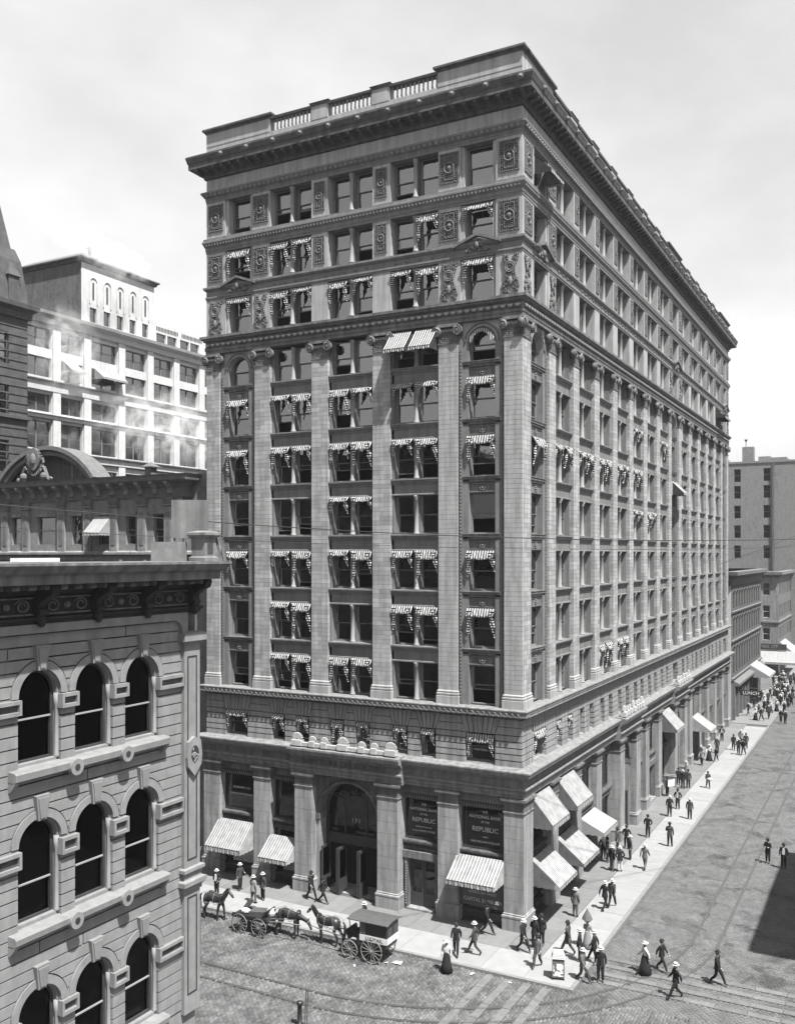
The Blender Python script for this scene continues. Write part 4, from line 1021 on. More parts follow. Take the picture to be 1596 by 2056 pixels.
# cornice
cc = nput('cornice', MB().ring([(-.5,20.3),(.25,20.32),(.3,20.4),(1.13,20.44),(1.13,20.66),(1.17,20.7),(1.27,20.74),(1.37,20.9),(1.4,20.93),(1.4,21.0),(-.4,21.02)], WL, -1.3, 0, 14), 'trim')
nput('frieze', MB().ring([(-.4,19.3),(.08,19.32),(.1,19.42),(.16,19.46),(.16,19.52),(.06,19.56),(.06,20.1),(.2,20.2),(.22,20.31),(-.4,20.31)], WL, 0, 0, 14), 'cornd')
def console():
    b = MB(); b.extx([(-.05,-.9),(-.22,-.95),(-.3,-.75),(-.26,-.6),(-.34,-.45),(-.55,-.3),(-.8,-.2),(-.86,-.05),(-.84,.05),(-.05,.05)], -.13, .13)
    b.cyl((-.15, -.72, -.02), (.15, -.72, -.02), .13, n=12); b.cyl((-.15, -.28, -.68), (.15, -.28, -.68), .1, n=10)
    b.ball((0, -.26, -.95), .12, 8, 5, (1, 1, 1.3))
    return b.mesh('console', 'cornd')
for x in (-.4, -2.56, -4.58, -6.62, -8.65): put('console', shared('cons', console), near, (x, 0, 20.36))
for x in np.arange(WL+.2, -.2, .52): put('modillion', shared('nmod', lambda: MB().extx([(-.1,0),(-.72,.0),(-.76,.06),(-.74,.13),(-.1,.13)], -.12, .12).mesh('modillion', 'trim')), near, (x, 0, 20.28))
def scroll():
    b = MB()
    for cx in (-.5, .5):
        pts = [(cx+(.08+.18*t)*math.cos(t*9), -.1, (.08+.1*t)*math.sin(t*9)) for t in np.linspace(0, 1, 30)]; b.tube(pts, .025, 4)
    b.ball((0, -.1, 0), .1, 6, 4); 
    for q in ((-.85,.85,-.24,-.2),(-.85,.85,.2,.24)): b.box(q[0], q[1], -.13, -.05, q[2], q[3])
    return b.mesh('frieze_scroll', 'trim')
for x in (-1.45, -3.55, -5.6, -7.62): put('frieze_scroll', shared('scr', scroll), near, (x, 0, 19.83))
nput('roof', MB().box(WL, -.3, .3, 14, 20.2, 20.98), 'roof')
sgn = nput('projecting_sign', MB().box(.03, .09, -.1, .62, 7.9, 9.7), 'brick'); nput('sign_arm', MB().box(-.2, .06, .2, .26, 9.7, 9.78), 'black', sgn)
b = MB(); rows = []
for j in range(9): rows.append([(.04+.22*math.sin(k*.8)*.3+.1*math.sin(j*1.7), -.1+.1*k, 11.75-j*.25) for k in range(8)])
strip(b, rows); nput('rolled_banner', b, 'lime')
# things on its roof
def rt(x, y): return (-2.0 - y, -25.27 + x)
ch = empty('roof_pedestal', (-1.1, -26.0, 21.01), PI/2, label='stone pedestal with a capped top at the near roof corner', cat='pedestal')
MB().ring([(-.1,0),(.06,0),(.06,.12),(0,.16),(0,.72),(.05,.76),(.12,.84),(.12,.92),(-.1,.98)], -.27, .27, -.27, .27).build('shaft', 'gtrim', ch)
MB().box(-.13, .13, -.285, -.25, .25, .6).build('panel', 'soot', ch)
rb = MB(); rb.box(-.5, .5, -.25, .25, 0, .62); rb.build('roof_box', 'brick2', loc=(-2.0, -26.62, 21.01), rz=.3, label='low sheet-metal box beside the roof pedestal', cat='box')
bill = empty('roof_board', (-1.55, -26.15, 21.01), R(30), label='blank pale sheet-metal board standing above the near roof', cat='board')
MB().box(-.58, .58, -.02, .02, .75, 1.98).build('board', 'trim', bill)
for x in (-.5, .5): MB().box(x-.03, x+.03, .02, .08, 0, 1.9).build('post', 'brick', bill)
for i, (x, y, r_) in enumerate(((-1.85, -32.2, .2), (-2.0, -31.7, .1))):
    MB().box(-.6, .6, -.12, .12, 0, .1).build('plank', 'white', loc=(x, y, 21.03+.0*i), rz=PI/2+r_, label=('whitewashed plank lying on the near roof edge', 'shorter whitewashed plank behind the first on the roof')[i], cat='plank')
for i in range(2):
    b = MB(); b.hexa([(0,0,0),(.08,0,0),(.08,.03,0),(0,.03,0)], [(-.25,.1,1.0),(-.17,.1,1.0),(-.17,.13,1.0),(-.25,.13,1.0)]); b.build('timber', 'trim' if i else 'brick', loc=(-.75+.1*i, -25.6+.08*i, 21.01), rz=R(30), label=('pale leaning timber at the roof corner', 'dark leaning timber at the roof corner')[1-i], cat='timber')

# ------------------------------------------------------------------ buildings round about
def hole_wall(x0, x1, z0, z1, holes, depth=.25):
    b = MB(); xs = sorted({x0, x1} | {q for h in holes for q in h[:2]}); zs = sorted({z0, z1} | {q for h in holes for q in h[2:]})
    for a, c in zip(xs[:-1], xs[1:]):
        for p, q in zip(zs[:-1], zs[1:]):
            mx, mz = (a+c)/2, (p+q)/2
            if any(h[0] < mx < h[1] and h[2] < mz < h[3] for h in holes): continue
            b.add([(a,0,p),(c,0,p),(c,0,q),(a,0,q)], [(0,1,2,3)])
    for a, c, p, q in holes:
        b.add([(a,0,p),(c,0,p),(c,0,q),(a,0,q),(a,depth,p),(c,depth,p),(c,depth,q),(a,depth,q)], [(0,4,5,1),(1,5,6,2),(2,6,7,3),(3,7,4,0)])
    return b
def bwin(parent, a, c, p, q, depth=.2, rz=0, off=(0,0), fm='sash', gm='glass', mull=1):
    wd, h = round(c-a, 2), round(q-p, 2)
    def fr():
        b = MB(); t = .07
        for r_ in ((0,t,0,h),(wd-t,wd,0,h),(t,wd-t,0,t),(t,wd-t,h-t,h),(t,wd-t,h*.5-.03,h*.5+.03)): b.box(r_[0], r_[1], 0, .08, r_[2], r_[3])
        if mull > 1: b.box(wd/2-.08, wd/2+.08, -.03, .08, t, h-t)
        return b.mesh('window', fm)
    loc = Matrix.Rotation(rz, 4, 'Z') @ Vector((a, depth, p)) + Vector((off[0], off[1], 0))
    o = put('window', shared(('bw', wd, h, fm, mull), fr), parent, loc, rz)
    put('pane', shared(('bp', wd, h, gm), lambda: MB().box(.05, wd-.05, .03, .04, .05, h-.05).mesh('pane', gm)), o)
    return o
M['dstone'] = mat('dark_sandstone', 0.17, 0.9, var=0.25, nscale=2, bump=0.3, bscale=12, stain=0.12)
M['dpain'] = mat('painted_brick', 0.29, 0.9, var=0.2, nscale=2, bump=0.2, bscale=20, stain=0.3)
M['loft'] = mat('dark_loft_brick', .1, .9, var=.25, nscale=2)
M['pbw'] = mat('painted_stone', .26, .9, var=.2, nscale=2, bump=.2, bscale=15, stain=.15)
# neighbour with the curved pediment
pb = empty('pediment_building', (-34, 0, 0), label='low ornate dark building with a broken curved pediment on its roof', cat='building')
px = lambda x: x + 34
wx = [(-41.8,-40.75),(-38.95,-37.05),(-35.3,-34.3),(-32.58,-31.6),(-29.95,-29.0),(-27.35,-26.4)]
holes = [(px(a), px(c), 21.95, 24.05) for a, c in wx] + [(px(a), px(c), 17.6, 20.0) for a, c in wx]
hole_wall(px(-44), px(-24.6), 0, 26, holes).build('wall', 'pbw', pb)
MB().box(px(-44), px(-24.62), .4, 20, 0, 25.9).build('core', 'dark', pb); MB().box(px(-24.7), px(-24.61), .0, 20, 0, 25.9).build('side_wall', 'brick', pb)
for h in holes[:6]: bwin(pb, *h)
for x in (-42.4, -40.1, -36.3, -33.6, -31.0, -28.3, -25.85):
    p = MB().box(px(x)-.36, px(x)+.36, -.2, 0.02, 21.3, 24.6).build('pilaster', 'dpain', pb)
    MB().box(px(x)-.2, px(x)+.2, -.225, -.18, 21.9, 24.2).build('pilaster_panel', 'dstone', p)
    MB().ring([(-.1,24.6),(.1,24.64),(.02,24.75),(.12,25.1),(.12,25.2),(-.1,25.2)], px(x)-.36, px(x)+.36, -.2, .0).build('capital', 'dstone', pb)
for h in holes[:6]: MB().box(h[0]-.12, h[1]+.12, -.12, .02, 24.08, 24.3).build('window_head', 'dpain', pb)
MB().ring([(-.2,21.2),(.28,21.24),(.28,21.4),(.1,21.5),(-.1,21.52)], px(-44), px(-24.6), 0, 20).build('sill_course', 'dpain', pb)
MB().ring([(-.2,25.2),(.1,25.22),(.14,25.9),(.3,26.0),(.3,26.15),(.8,26.35),(.85,26.6),(.95,26.75),(-.2,26.8)], px(-44), px(-24.6), 0, 20).build('cornice', 'dstone', pb)
for x in np.arange(-43.2, -24.5, 1.35):
    put('bracket', shared('pbb', lambda: MB().extx([(-.08,-.9),(-.3,-.8),(-.3,-.5),(-.75,-.15),(-.75,.0),(-.08,.0)], -.16, .16).mesh('bracket', 'dpain')), pb, (px(x), 0, 26.3))
for x in (-41, -38, -33.2, -30.3, -28): put('rosette', shared('pbr', lambda: MB().ball((0,0,0), .22, 7, 4, (1.2,.5,1)).mesh('rosette', 'dpain', True)), pb, (px(x), -.1, 20.75))
cx_, cz_, r_ = px(-37.9), 22.8, 6.8; a0_ = math.asin(5.35/6.8)
def arcp(r, n=24): return [(cx_+r*math.sin(-a0_+2*a0_*i/n), cz_+r*math.cos(-a0_+2*a0_*i/n)) for i in range(n+1)]
MB().exty(arcp(6.6)+arcp(6.3)[::-1], -.4, 1.4).build('curved_pediment', 'dstone', pb)
MB().exty(arcp(6.2)+arcp(5.9)[::-1], -.2, .2).build('pediment_rib', 'dstone', pb)
MB().exty(arcp(6.38)+[(cx_+5.0, 26.7), (cx_-5.0, 26.7)], .7, .9).build('tympanum', 'brick', pb)
for x in (-4.2, -2.6, 2.6, 4.2): MB().box(cx_+x-.07, cx_+x+.07, 0, .14, 26.6, cz_+math.sqrt(6.2**2-x*x)).build('strut', 'dstone', pb)
b = MB(); rn = random.Random(3); cxx = px(-38.6)
b.exty(arch_pts(cxx, .6, .85, 28.4, 20, 0, 2*PI)[:-1], -.75, -.5); b.ball((cxx, -.75, 28.35), .38, 10, 6, (.8, .5, 1.3))
for i in range(70): a = rn.uniform(0, 2*PI); b.ball((cxx+(.62+rn.uniform(0,.35))*math.cos(a), -.6, 28.15+(.8+rn.uniform(0,.2))*math.sin(a)), rn.uniform(.07,.14), 5, 3)
for s_ in (-1, 1): b.tube([(cxx+s_*(.9+.9*t), -.6, 27.3+.5*math.cos(t*4)) for t in np.linspace(0, 1, 10)], .14, 6); b.ball((cxx+s_*1.1, -.65, 27.1), .3, 8, 5)
b.build('cartouche', 'dstone', pb)
MB().box(px(-29.1), px(-28.5), 1, 1.6, 26.7, 27.5).ring([(.0,27.5),(.18,27.5),(.18,27.56),(-.28,27.9)], px(-29.1), px(-28.5), 1, 1.6).build('roof_vent', 'dstone', pb)
MB().cyl((px(-34.6), .3, 26.7), (px(-34.6), .3, 28.4), .09, n=8).build('stove_pipe', 'dstone', pb)
awn = ext_mesh(1.6, 1.2, 1.2, .25, 'canvas'); put('awning', awn, pb, (px(-32.9), -.05, 24.0))
MB().box(px(-24.55), px(-23.3), .8, 8, 0, 26.9).build('party_wall', 'brick2', pb)
# white office building behind
wb = empty('white_office_building', (-60, 30, 0), PI/2, label='white glazed office block with dark window bands, veiled by steam', cat='building')
wy = lambda y: y - 30
cols = [20.45, 24.7, 29.85, 34.5, 39.05, 43.8, 48.4, 53.0]; cols = [11.2, 15.9] + cols
rows_ = [(42.85, 44.95), (39.85, 41.9), (36.2, 38.1), (32.3, 35.2), (28.4, 30.6), (24.6, 26.8)]
holes = []
for a, c in zip(cols[:-1], cols[1:]):
    for p, q in rows_: holes.append((wy(a)+.55, wy(c)-.55, p, q))
hole_wall(wy(8), wy(56), 0, 46.2, holes, .4).build('wall', 'cream', wb)
MB().box(wy(8), wy(56), .6, 25, 0, 46).build('core', 'dark', wb); MB().box(wy(8)-.1, wy(8), 0, 25, 0, 46).build('side_wall', 'brick2', wb)
for h in holes: bwin(wb, *h, depth=.35, fm='dstone', mull=2)
for c in cols: MB().box(wy(c)-.5, wy(c)+.5, -.25, .02, 22, 45.4).build('pillar', 'cream', wb)
for z0, z1, m_ in ((38.4, 39.3, 'cream'), (31.3, 31.9, 'cream'), (35.5, 35.9, 'cream')): MB().extx([(.1,z0),(-.3,z0),(-.34,z1-.1),(-.5,z1),(.1,z1+.05)], wy(8), wy(56)).build('band', m_, wb)
MB().ring([(-.1,45.4),(.3,45.45),(.34,46.0),(.9,46.3),(1.0,46.6),(-.2,46.65)], wy(8), wy(56), 0, 25).build('cornice', 'cream', wb)
for z in (39.3, 31.9): MB().extx([(.1,z+.06),(-.55,z+.06),(-.55,z+.2),(.1,z+.25)], wy(8), wy(56)).build('ledge', 'soot', wb)
awn2 = ext_mesh(1.9, 1.3, 1.0, .25, 'canvas')
for y in (25.8, 27.7): put('awning', awn2, wb, (wy(y), -.1, 41.9))
put('awning', awn2, wb, (wy(21.4), -.1, 41.9))
ph = []
for a in (25.2, 27.25, 29.25, 31.25, 33.3): ph.append((wy(a), wy(a)+1.0, 47.0, 48.6))
hole_wall(wy(24), wy(35.3), 46.6, 53.4, ph, .3).build('penthouse_wall', 'cream', wb)
MB().box(wy(24.02), wy(35.28), .35, 14, 46.6, 53.3).build('penthouse_core', 'dstone', wb)
MB().box(wy(24)-.06, wy(24), .0, 14, 46.6, 53.3).build('penthouse_side_wall', 'brick', wb)
for h in ph:
    bwin(wb, *h, depth=.25, fm='dstone'); c_ = (h[0]+h[1])/2
    o = MB().exty(arch_pts(c_, .62, .62, 51.4, 12) + [(c_-.62, 49.0), (c_-.5, 49.0)] + arch_pts(c_, .5, .5, 51.4, 12)[::-1] + [(c_+.5, 49.0), (c_+.62, 49.0)], -.1, .02).build('blind_arch', 'cream', wb)
    MB().box(c_-.12, c_+.12, -.04, .0, 49.5, 51.4).build('slit', 'soot', wb)
MB().ring([(-.1,53.3),(.2,53.35),(.3,53.6),(.5,53.7),(.5,53.85),(-.2,53.9)], wy(24), wy(35.3), 0, 14).build('penthouse_cornice', 'soot', wb)
MB().add([(wy(23.8),-.2,53.8),(wy(35.5),-.2,53.8),(wy(35.5),14.2,53.8),(wy(23.8),14.2,53.8),(wy(27),3,55.6),(wy(32),3,55.6),(wy(32),11,55.6),(wy(27),11,55.6)], [(0,1,5,4),(1,2,6,5),(2,3,7,6),(3,0,4,7),(4,5,6,7)]).build('penthouse_roof', 'dstone', wb)
MB().cyl((wy(28), 3, 55.5), (wy(28), 3, 56.3), .2, n=8).lathe([(.35, 0), (.35, .1), (.05, .4)], (wy(28), 3, 56.3), 8).build('roof_vent', 'dstone', wb)
wg = [(wy(a), wy(a)+1.7, 46.9, 48.0) for a in (35.7, 37.6, 39.9, 41.8)]
hole_wall(wy(35.32), wy(50), 46.62, 49.2, wg, .3).build('attic_wall', 'cream', wb)
for h in wg: bwin(wb, *h, depth=.25, fm='dstone')
MB().box(wy(35.32), wy(50), .35, 10, 46.62, 49.15).build('attic_core', 'dstone', wb)
for i in range(30):
    y = 35.7+i*.26+(.6 if i >= 15 else 0); MB().box(wy(y), wy(y)+.12, -.06, .02, 48.3, 48.75).build('louvre', 'soot', wb)
M['tower'] = mat('sooty_tower_stone', .085, .9, var=.3, nscale=1.5, bump=.4, bscale=6)
# dark tower at the left edge
tw = empty('stone_tower', (-55, 8, 0), PI/2, label='sooty stone tower with a steep roof at the left edge', cat='building')
hw = [(-2.2, -.6, 34.4, 37.2), (.9, 2.5, 34.4, 37.2), (-2.2, -.6, 39.2, 42.2), (.9, 2.5, 39.2, 42.2), (-2.2, -.6, 29, 32), (.9, 2.5, 29, 32)]
hole_wall(-6, 4.6, 0, 44, hw, .4).build('wall', 'tower', tw); MB().box(-6, 4.58, .5, 10, 0, 43.9).build('core', 'dark', tw)
MB().box(4.585, 4.62, 0, 10, 0, 43.9).build('side_wall', 'tower', tw)
for h in hw: bwin(tw, *h, depth=.3, fm='tower')
MB().ring([(-.1,43.6),(.3,43.7),(.35,44.3),(.8,44.6),(.85,45.0),(-.2,45.05)], -6, 4.6, 0, 10).build('cornice', 'tower', tw)
MB().ring([(-.1,34.0),(.3,34.1),(.3,34.4),(-.1,34.5)], -6, 4.6, 0, 10).build('string_course', 'tower', tw)
MB().ring([(.1,45.0),(-.4,49.2),(-.8,50.4),(-1.05,50.5),(-2.3,58),(-3.4,65)], -6, 4.6, 0, 10.6).build('roof', 'tower', tw)
MB().box(2.4, 3.6, -.1, 2, 45, 47.6).ring([(0,47.6),(.15,47.6),(-.58,49.2)], 2.4, 3.6, -.1, 2).build('dormer', 'tower', tw)
for z in np.arange(30, 43, .8): MB().box(-6, 4.6, -.06, .0, z, z+.12).build('stone_course', 'tower', tw)
# dark row beyond the alley on the right-hand street
rw = empty('loft_building', (0, 90, 0), PI/2, label='dark narrow-windowed loft building beyond the office block', cat='building')
yy = lambda y: y - 90
holes = []
n = 11
for i in range(n):
    a = 76.2+i*2.45
    for p, q in ((1.0, 4.2), (5.9, 9.4), (10.6, 13.2), (14.3, 16.6)):
        if p > 5: holes.append((yy(a), yy(a)+1.15, p, q))
hole_wall(yy(74.6), yy(103.6), 0, 17.6, holes, .4).build('wall', 'loft', rw)
MB().box(yy(74.62), yy(103.5), .5, 18, 0, 17.5).build('core', 'dark', rw); MB().box(yy(74.55), yy(74.6), 0, 18, 0, 17.5).build('side_wall', 'cream', rw); MB().box(yy(103.6), yy(103.65), 0, 18, 0, 17.5).build('side_wall', 'dpain', rw)
for h in holes: bwin(rw, *h, depth=.3, fm='bronze', gm='glassd')
for i, h in enumerate(holes):
    put('window_arch', shared('lba', lambda: MB().exty(arch_pts(.575, .72, .5, 0, 8) + arch_pts(.575, .56, .3, 0, 8)[::-1], -.1, .02).mesh('window_arch', 'loft')), rw, (h[0], 0, h[3]-.25))
MB().ring([(-.1,17.2),(.15,17.3),(.2,18.1),(.6,18.4),(.9,18.6),(.95,19.05),(-.2,19.1)], yy(74.6), yy(103.6), 0, 18).build('cornice', 'dstone', rw)
for z in (5.2, 10.0, 13.7): MB().extx([(.05,z),(-.2,z),(-.28,z+.25),(.05,z+.3)], yy(74.6), yy(103.6)).build('sill_course', 'dstone', rw)
for i in range(6): MB().lathe([(.22,0),(.18,1.1),(.25,1.2),(.25,1.3)], (yy(78+i*1.6), 3, 19.1), 8).build('chimney_pot', 'cream', rw)
MB().extx([(.0,4.3),(-.8,4.4),(-.8,4.7),(.0,5.1)], yy(76), yy(103)).build('shop_fascia', 'dstone', rw)
for i in range(9): MB().box(yy(76+i*3.1), yy(76+i*3.1)+.35, -.3, .02, 0, 4.3).build('shop_pier', 'dstone', rw)
put('awning', ext_mesh(7, 2.6, 1.5, .3, 'canvas'), rw, (yy(90.5), -.2, 5.6))
# a shop sign that stands across the pavement so it is read from down the street
ls = empty('lunch_sign', (1.0, 79.5, 0), 0, label='black projecting sign board lettered LUNCH', cat='sign')
MB().box(-.6, 2.1, -.06, .06, 2.8, 3.5).build('board', 'black', ls); me = text_mesh('LUNCH', .6, .02, sx=1.0); me.materials.append(M['white']); put('lettering', me, ls, (.75, -.09, 2.95))
MB().cyl((-1, 0, 3.9), (2.6, 0, 3.72), .04, n=6).build('bracket', 'black', ls)
# far corner building and the tall one behind
fb = empty('far_corner_building', (0, 128, 0), label='pale hazy corner building with awnings down the street', cat='building')
h1 = [(-2.6, -1.4, p, p+2.2) for p in (6.0, 10.0, 14.0)]
hole_wall(-14, 0, 0, 17.4, h1 + [(-6.6, -5.4, p, p+2.2) for p in (6.0, 10.0, 14.0)], .3).build('wall', 'dpain', fb)
for h in h1: bwin(fb, *h, depth=.2, fm='cream')
o_ = [(1+i*2.2, 2.2+i*2.2, p, p+2.3) for i in range(26) for p in (6.0, 10.0, 14.0)]
hole_wall(0, 60, 0, 17.4, o_, .3).build('wall', 'trim', fb, rz=PI/2)
for h in o_[:42]: bwin(fb, *h, depth=.2, rz=PI/2, fm='cream')
MB().box(-13.9, -.4, .4, 59, 0, 17.3).build('core', 'dark', fb)
MB().ring([(-.1,17.2),(.2,17.3),(.7,17.7),(.7,18.2),(-.2,18.3)], -14, 0, 0, 60).build('cornice', 'dstone', fb)
MB().ring([(-.1,9.0),(.2,9.1),(.2,9.4),(-.1,9.5)], -14, 0, 0, 60).build('string_course', 'dstone', fb)
MB().box(-4.2, 1.4, -.5, -.3, 4.4, 5.4).build('sign_board', 'bronze', fb); me = text_mesh('NO. 177', .75, .03); me.materials.append(M['terra']); put('lettering', me, fb, (-1.4, -.55, 4.65))
put('awning', ext_mesh(8, 2.5, 1.8, .4, 'canvas'), fb, (-4.5, -.3, 4.2)); o = put('awning', ext_mesh(9, 2.8, 2.2, .4, 'canvas'), fb, (.1, 1.5, 5.6), PI/2)
tb = empty('tall_hazy_building', (-8, 150, 0), label='tall plain brick block with a square chimney fading in the haze', cat='building')
hh = [(x, x+1.3, z, z+2.6) for x in (-2.6-.1, 2.9) for z in (20.5, 24.6, 28.6, 32.6, 36.0)]
hole_wall(-16, 12, 0, 39.8, hh, .3).build('wall', 'brick2', tb); MB().box(-16, 12, .4, 25, 0, 39.7).build('core', 'dark', tb)
MB().box(12.0, 12.05, 0, 25, 0, 39.8).build('side_wall', 'brick2', tb)
for h in hh: bwin(tb, *h, depth=.2, fm='trim', gm='glassd')
MB().box(-1.2, 1.0, .5, 2.5, 39.5, 43.1).build('chimney', 'brick2', tb); MB().box(1.9, 4.2, .3, 2.6, 39.5, 41.0).build('stair_head', 'dpain', tb)
MB().cyl((-.6, 1.5, 43.1), (-.6, 1.5, 44.4), .08, n=6).lathe([(.1, 0), (.35, .5), (.05, .55)], (-.6, 1.5, 44.2), 8).build('vent_pipe', 'dstone', tb)
MB().ring([(-.1,39.6),(.15,39.7),(.15,40.1),(-.2,40.1)], -16, 12, 0, 25).build('parapet', 'brick2', tb)
MB().box(4.6, 5.0, -.4, .02, 10, 39.6).build('pipe', 'brick', tb); MB().box(4.25, 7.2, .3, 9, 39.5, 40.7).build('penthouse', 'brick2', tb); MB().box(-5.2, -3.8, .4, 2, 39.5, 40.6).build('skylight', 'dpain', tb)
# buildings outside the frame that shade the street and show in the windows
def plain_block(name, x0, x1, y0, y1, h, m_, label, face):
    e_ = empty(name, ((x0+x1)/2, (y0+y1)/2, 0), label=label, cat='building')
    X0, X1, Y0, Y1 = x0-(x0+x1)/2, x1-(x0+x1)/2, y0-(y0+y1)/2, y1-(y0+y1)/2
    MB().box(X0, X1, Y0, Y1, 0, h-.9).build('wall', m_, e_)
    MB().ring([(-.1,h-1.2),(.2,h-1.1),(.8,h-.6),(.8,h-.1),(-.2,h)], X0, X1, Y0, Y1).build('cornice', 'dstone', e_); MB().box(X0+.1, X1-.1, Y0+.1, Y1-.1, h-.9, h-.4).build('roof', 'roof', e_)
    me = shared('pbw', lambda: MB().box(-.6, .6, -.06, .1, 0, 2.0).mesh('window', 'bronze'))
    z = 4.5
    while z < h-3.5:
        if face == '-x':
            for y in np.arange(Y0+2, Y1-1, 3.0): put('window', me, e_, (X0, y, z), -PI/2)
        if face == '+y':
            for x in np.arange(X0+2, X1-1, 3.0): put('window', me, e_, (x, Y1, z), PI)
        z += 4.0
plain_block('brick_block', 21.6, 85, -.4, 17, 19.8, 'brick', 'brick block across the street whose shadow falls on the setts', '-x')
plain_block('brick_block', 23.6, 70, 41, 110, 26.5, 'brick', 'taller brick block farther along the far side of the street', '-x')
plain_block('stone_block_building', -62, -16.3, -70, -25, 31, 'dstone', 'dark block on the south side of the side street', '+y')
# far pavements
MB().box(-40, 4.65, 74.3, 108, -.15, 0).build('pavement', 'walk2', kind='structure'); MB().box(-40, 4.65, 124, 200, -.15, 0).build('pavement', 'walk2', kind='structure')
MB().box(16.6, 20.5, -1, 110, -.15, 0).build('pavement', 'walk2', kind='structure'); MB().box(-60, 4.65, -60, -19.6, -.15, 0).build('pavement', 'walk2', kind='structure')

# ------------------------------------------------------------------ people
M['skin'] = mat('skin', 0.34, 0.6); M['shoe'] = mat('shoe_leather', 0.02, 0.4, spec=.5); M['straw'] = mat('straw', 0.72, 0.8); M['ribbon'] = mat('ribbon', 0.04, 0.8)
M['felt'] = mat('black_felt', 0.025, 0.9); M['hair'] = mat('dark_hair', 0.04, 0.6)
for nm, v in (('wool0', .022), ('wool1', .06), ('wool2', .13), ('wool3', .24), ('linen', .66)): M[nm] = mat(nm, v, .9, var=.15, nscale=12, spec=.15)
J0 = {  # joints, facing -y
 'pel': (0,0,.95,.135,.1), 'wai': (0,0,1.1,.135,.1), 'che': (0,-.01,1.3,.165,.115), 'nek': (0,0,1.46,.055,.055), 'hd1': (0,-.015,1.535,.072,.08), 'hd2': (0,-.01,1.62,.075,.09)}
def pose(kind):
    J = dict(J0)
    def limb(side, sh, el, wr, ha):
        s = side
        J['sh%d' % s] = (s*.19, 0, 1.4, .085, .085); J['el%d' % s] = (*el, .064, .064); J['wr%d' % s] = (*wr, .046, .046); J['ha%d' % s] = (*ha, .036, .03)
    def leg(side, kn, an, to):
        s = side
        J['hi%d' % s] = (s*.095, 0, .88, .105, .11); J['kn%d' % s] = (*kn, .082, .086); J['an%d' % s] = (*an, .062, .066); J['to%d' % s] = (*to, .045, .036)
    A = {1: [(.25,.03,1.13), (.26,-.03,.9), (.26,-.05,.83)], -1: [(-.25,.03,1.13), (-.26,-.03,.9), (-.26,-.05,.83)]}
    Lg = {1: [(.1,-.01,.49), (.11,.02,.09), (.13,-.13,.035)], -1: [(-.1,-.01,.49), (-.11,.02,.09), (-.13,-.13,.035)]}
    if kind in ('walk', 'walk2'):
        q = 1 if kind == 'walk' else -1
        Lg[q] = [(q*.1,-.2,.53), (q*.1,-.36,.12), (q*.11,-.5,.09)]; Lg[-q] = [(-q*.1,.06,.48), (-q*.1,.36,.17), (-q*.11,.27,.04)]
        A[q] = [(q*.24,.16,1.15), (q*.25,.2,.93), (q*.25,.19,.86)]; A[-q] = [(-q*.24,-.1,1.14), (-q*.25,-.27,.97), (-q*.24,-.33,.93)]
    if kind == 'pocket': A = {s: [(s*.31,.08,1.16), (s*.2,-.1,.97), (s*.17,-.13,.92)] for s in (1, -1)}
    if kind == 'read': A = {s: [(s*.25,-.04,1.14), (s*.16,-.29,1.18), (s*.13,-.34,1.21)] for s in (1, -1)}
    if kind == 'talk':
        A[1] = [(.27,-.04,1.14), (.18,-.27,1.12), (.15,-.33,1.13)]; Lg[-1] = [(-.12,-.08,.5), (-.14,-.06,.09), (-.17,-.2,.035)]
    limb(1, None, *A[1]); limb(-1, None, *A[-1]); leg(1, *Lg[1]); leg(-1, *Lg[-1])
    return J
BONES = [('pel','wai'),('wai','che'),('che','nek'),('nek','hd1'),('hd1','hd2')] + [b_ for s in (1,-1) for b_ in (('che','sh%d' % s),('sh%d' % s,'el%d' % s),('el%d' % s,'wr%d' % s),('wr%d' % s,'ha%d' % s),('pel','hi%d' % s),('hi%d' % s,'kn%d' % s),('kn%d' % s,'an%d' % s),('an%d' % s,'to%d' % s))]
def skin_mesh(J, bones, root, sub=1):
    names = list(J); me = bpy.data.meshes.new('skin')
    me.from_pydata([J[n_][:3] for n_ in names], [(names.index(a), names.index(c)) for a, c in bones], [])
    ob = bpy.data.objects.new('skin', me); COL.objects.link(ob)
    md = ob.modifiers.new('s', 'SKIN'); md.use_smooth_shade = True
    sv = me.skin_vertices[0].data
    for i, n_ in enumerate(names):
        sv[i].radius = J[n_][3:5]; sv[i].use_root = (n_ == root)
    ob.modifiers.new('u', 'SUBSURF').levels = sub; ob.modifiers['u'].render_levels = sub
    bpy.context.view_layer.update()
    out = bpy.data.meshes.new_from_object(ob.evaluated_get(bpy.context.evaluated_depsgraph_get()))
    bpy.data.objects.remove(ob); bpy.data.meshes.remove(me)
    return out
raw = {}
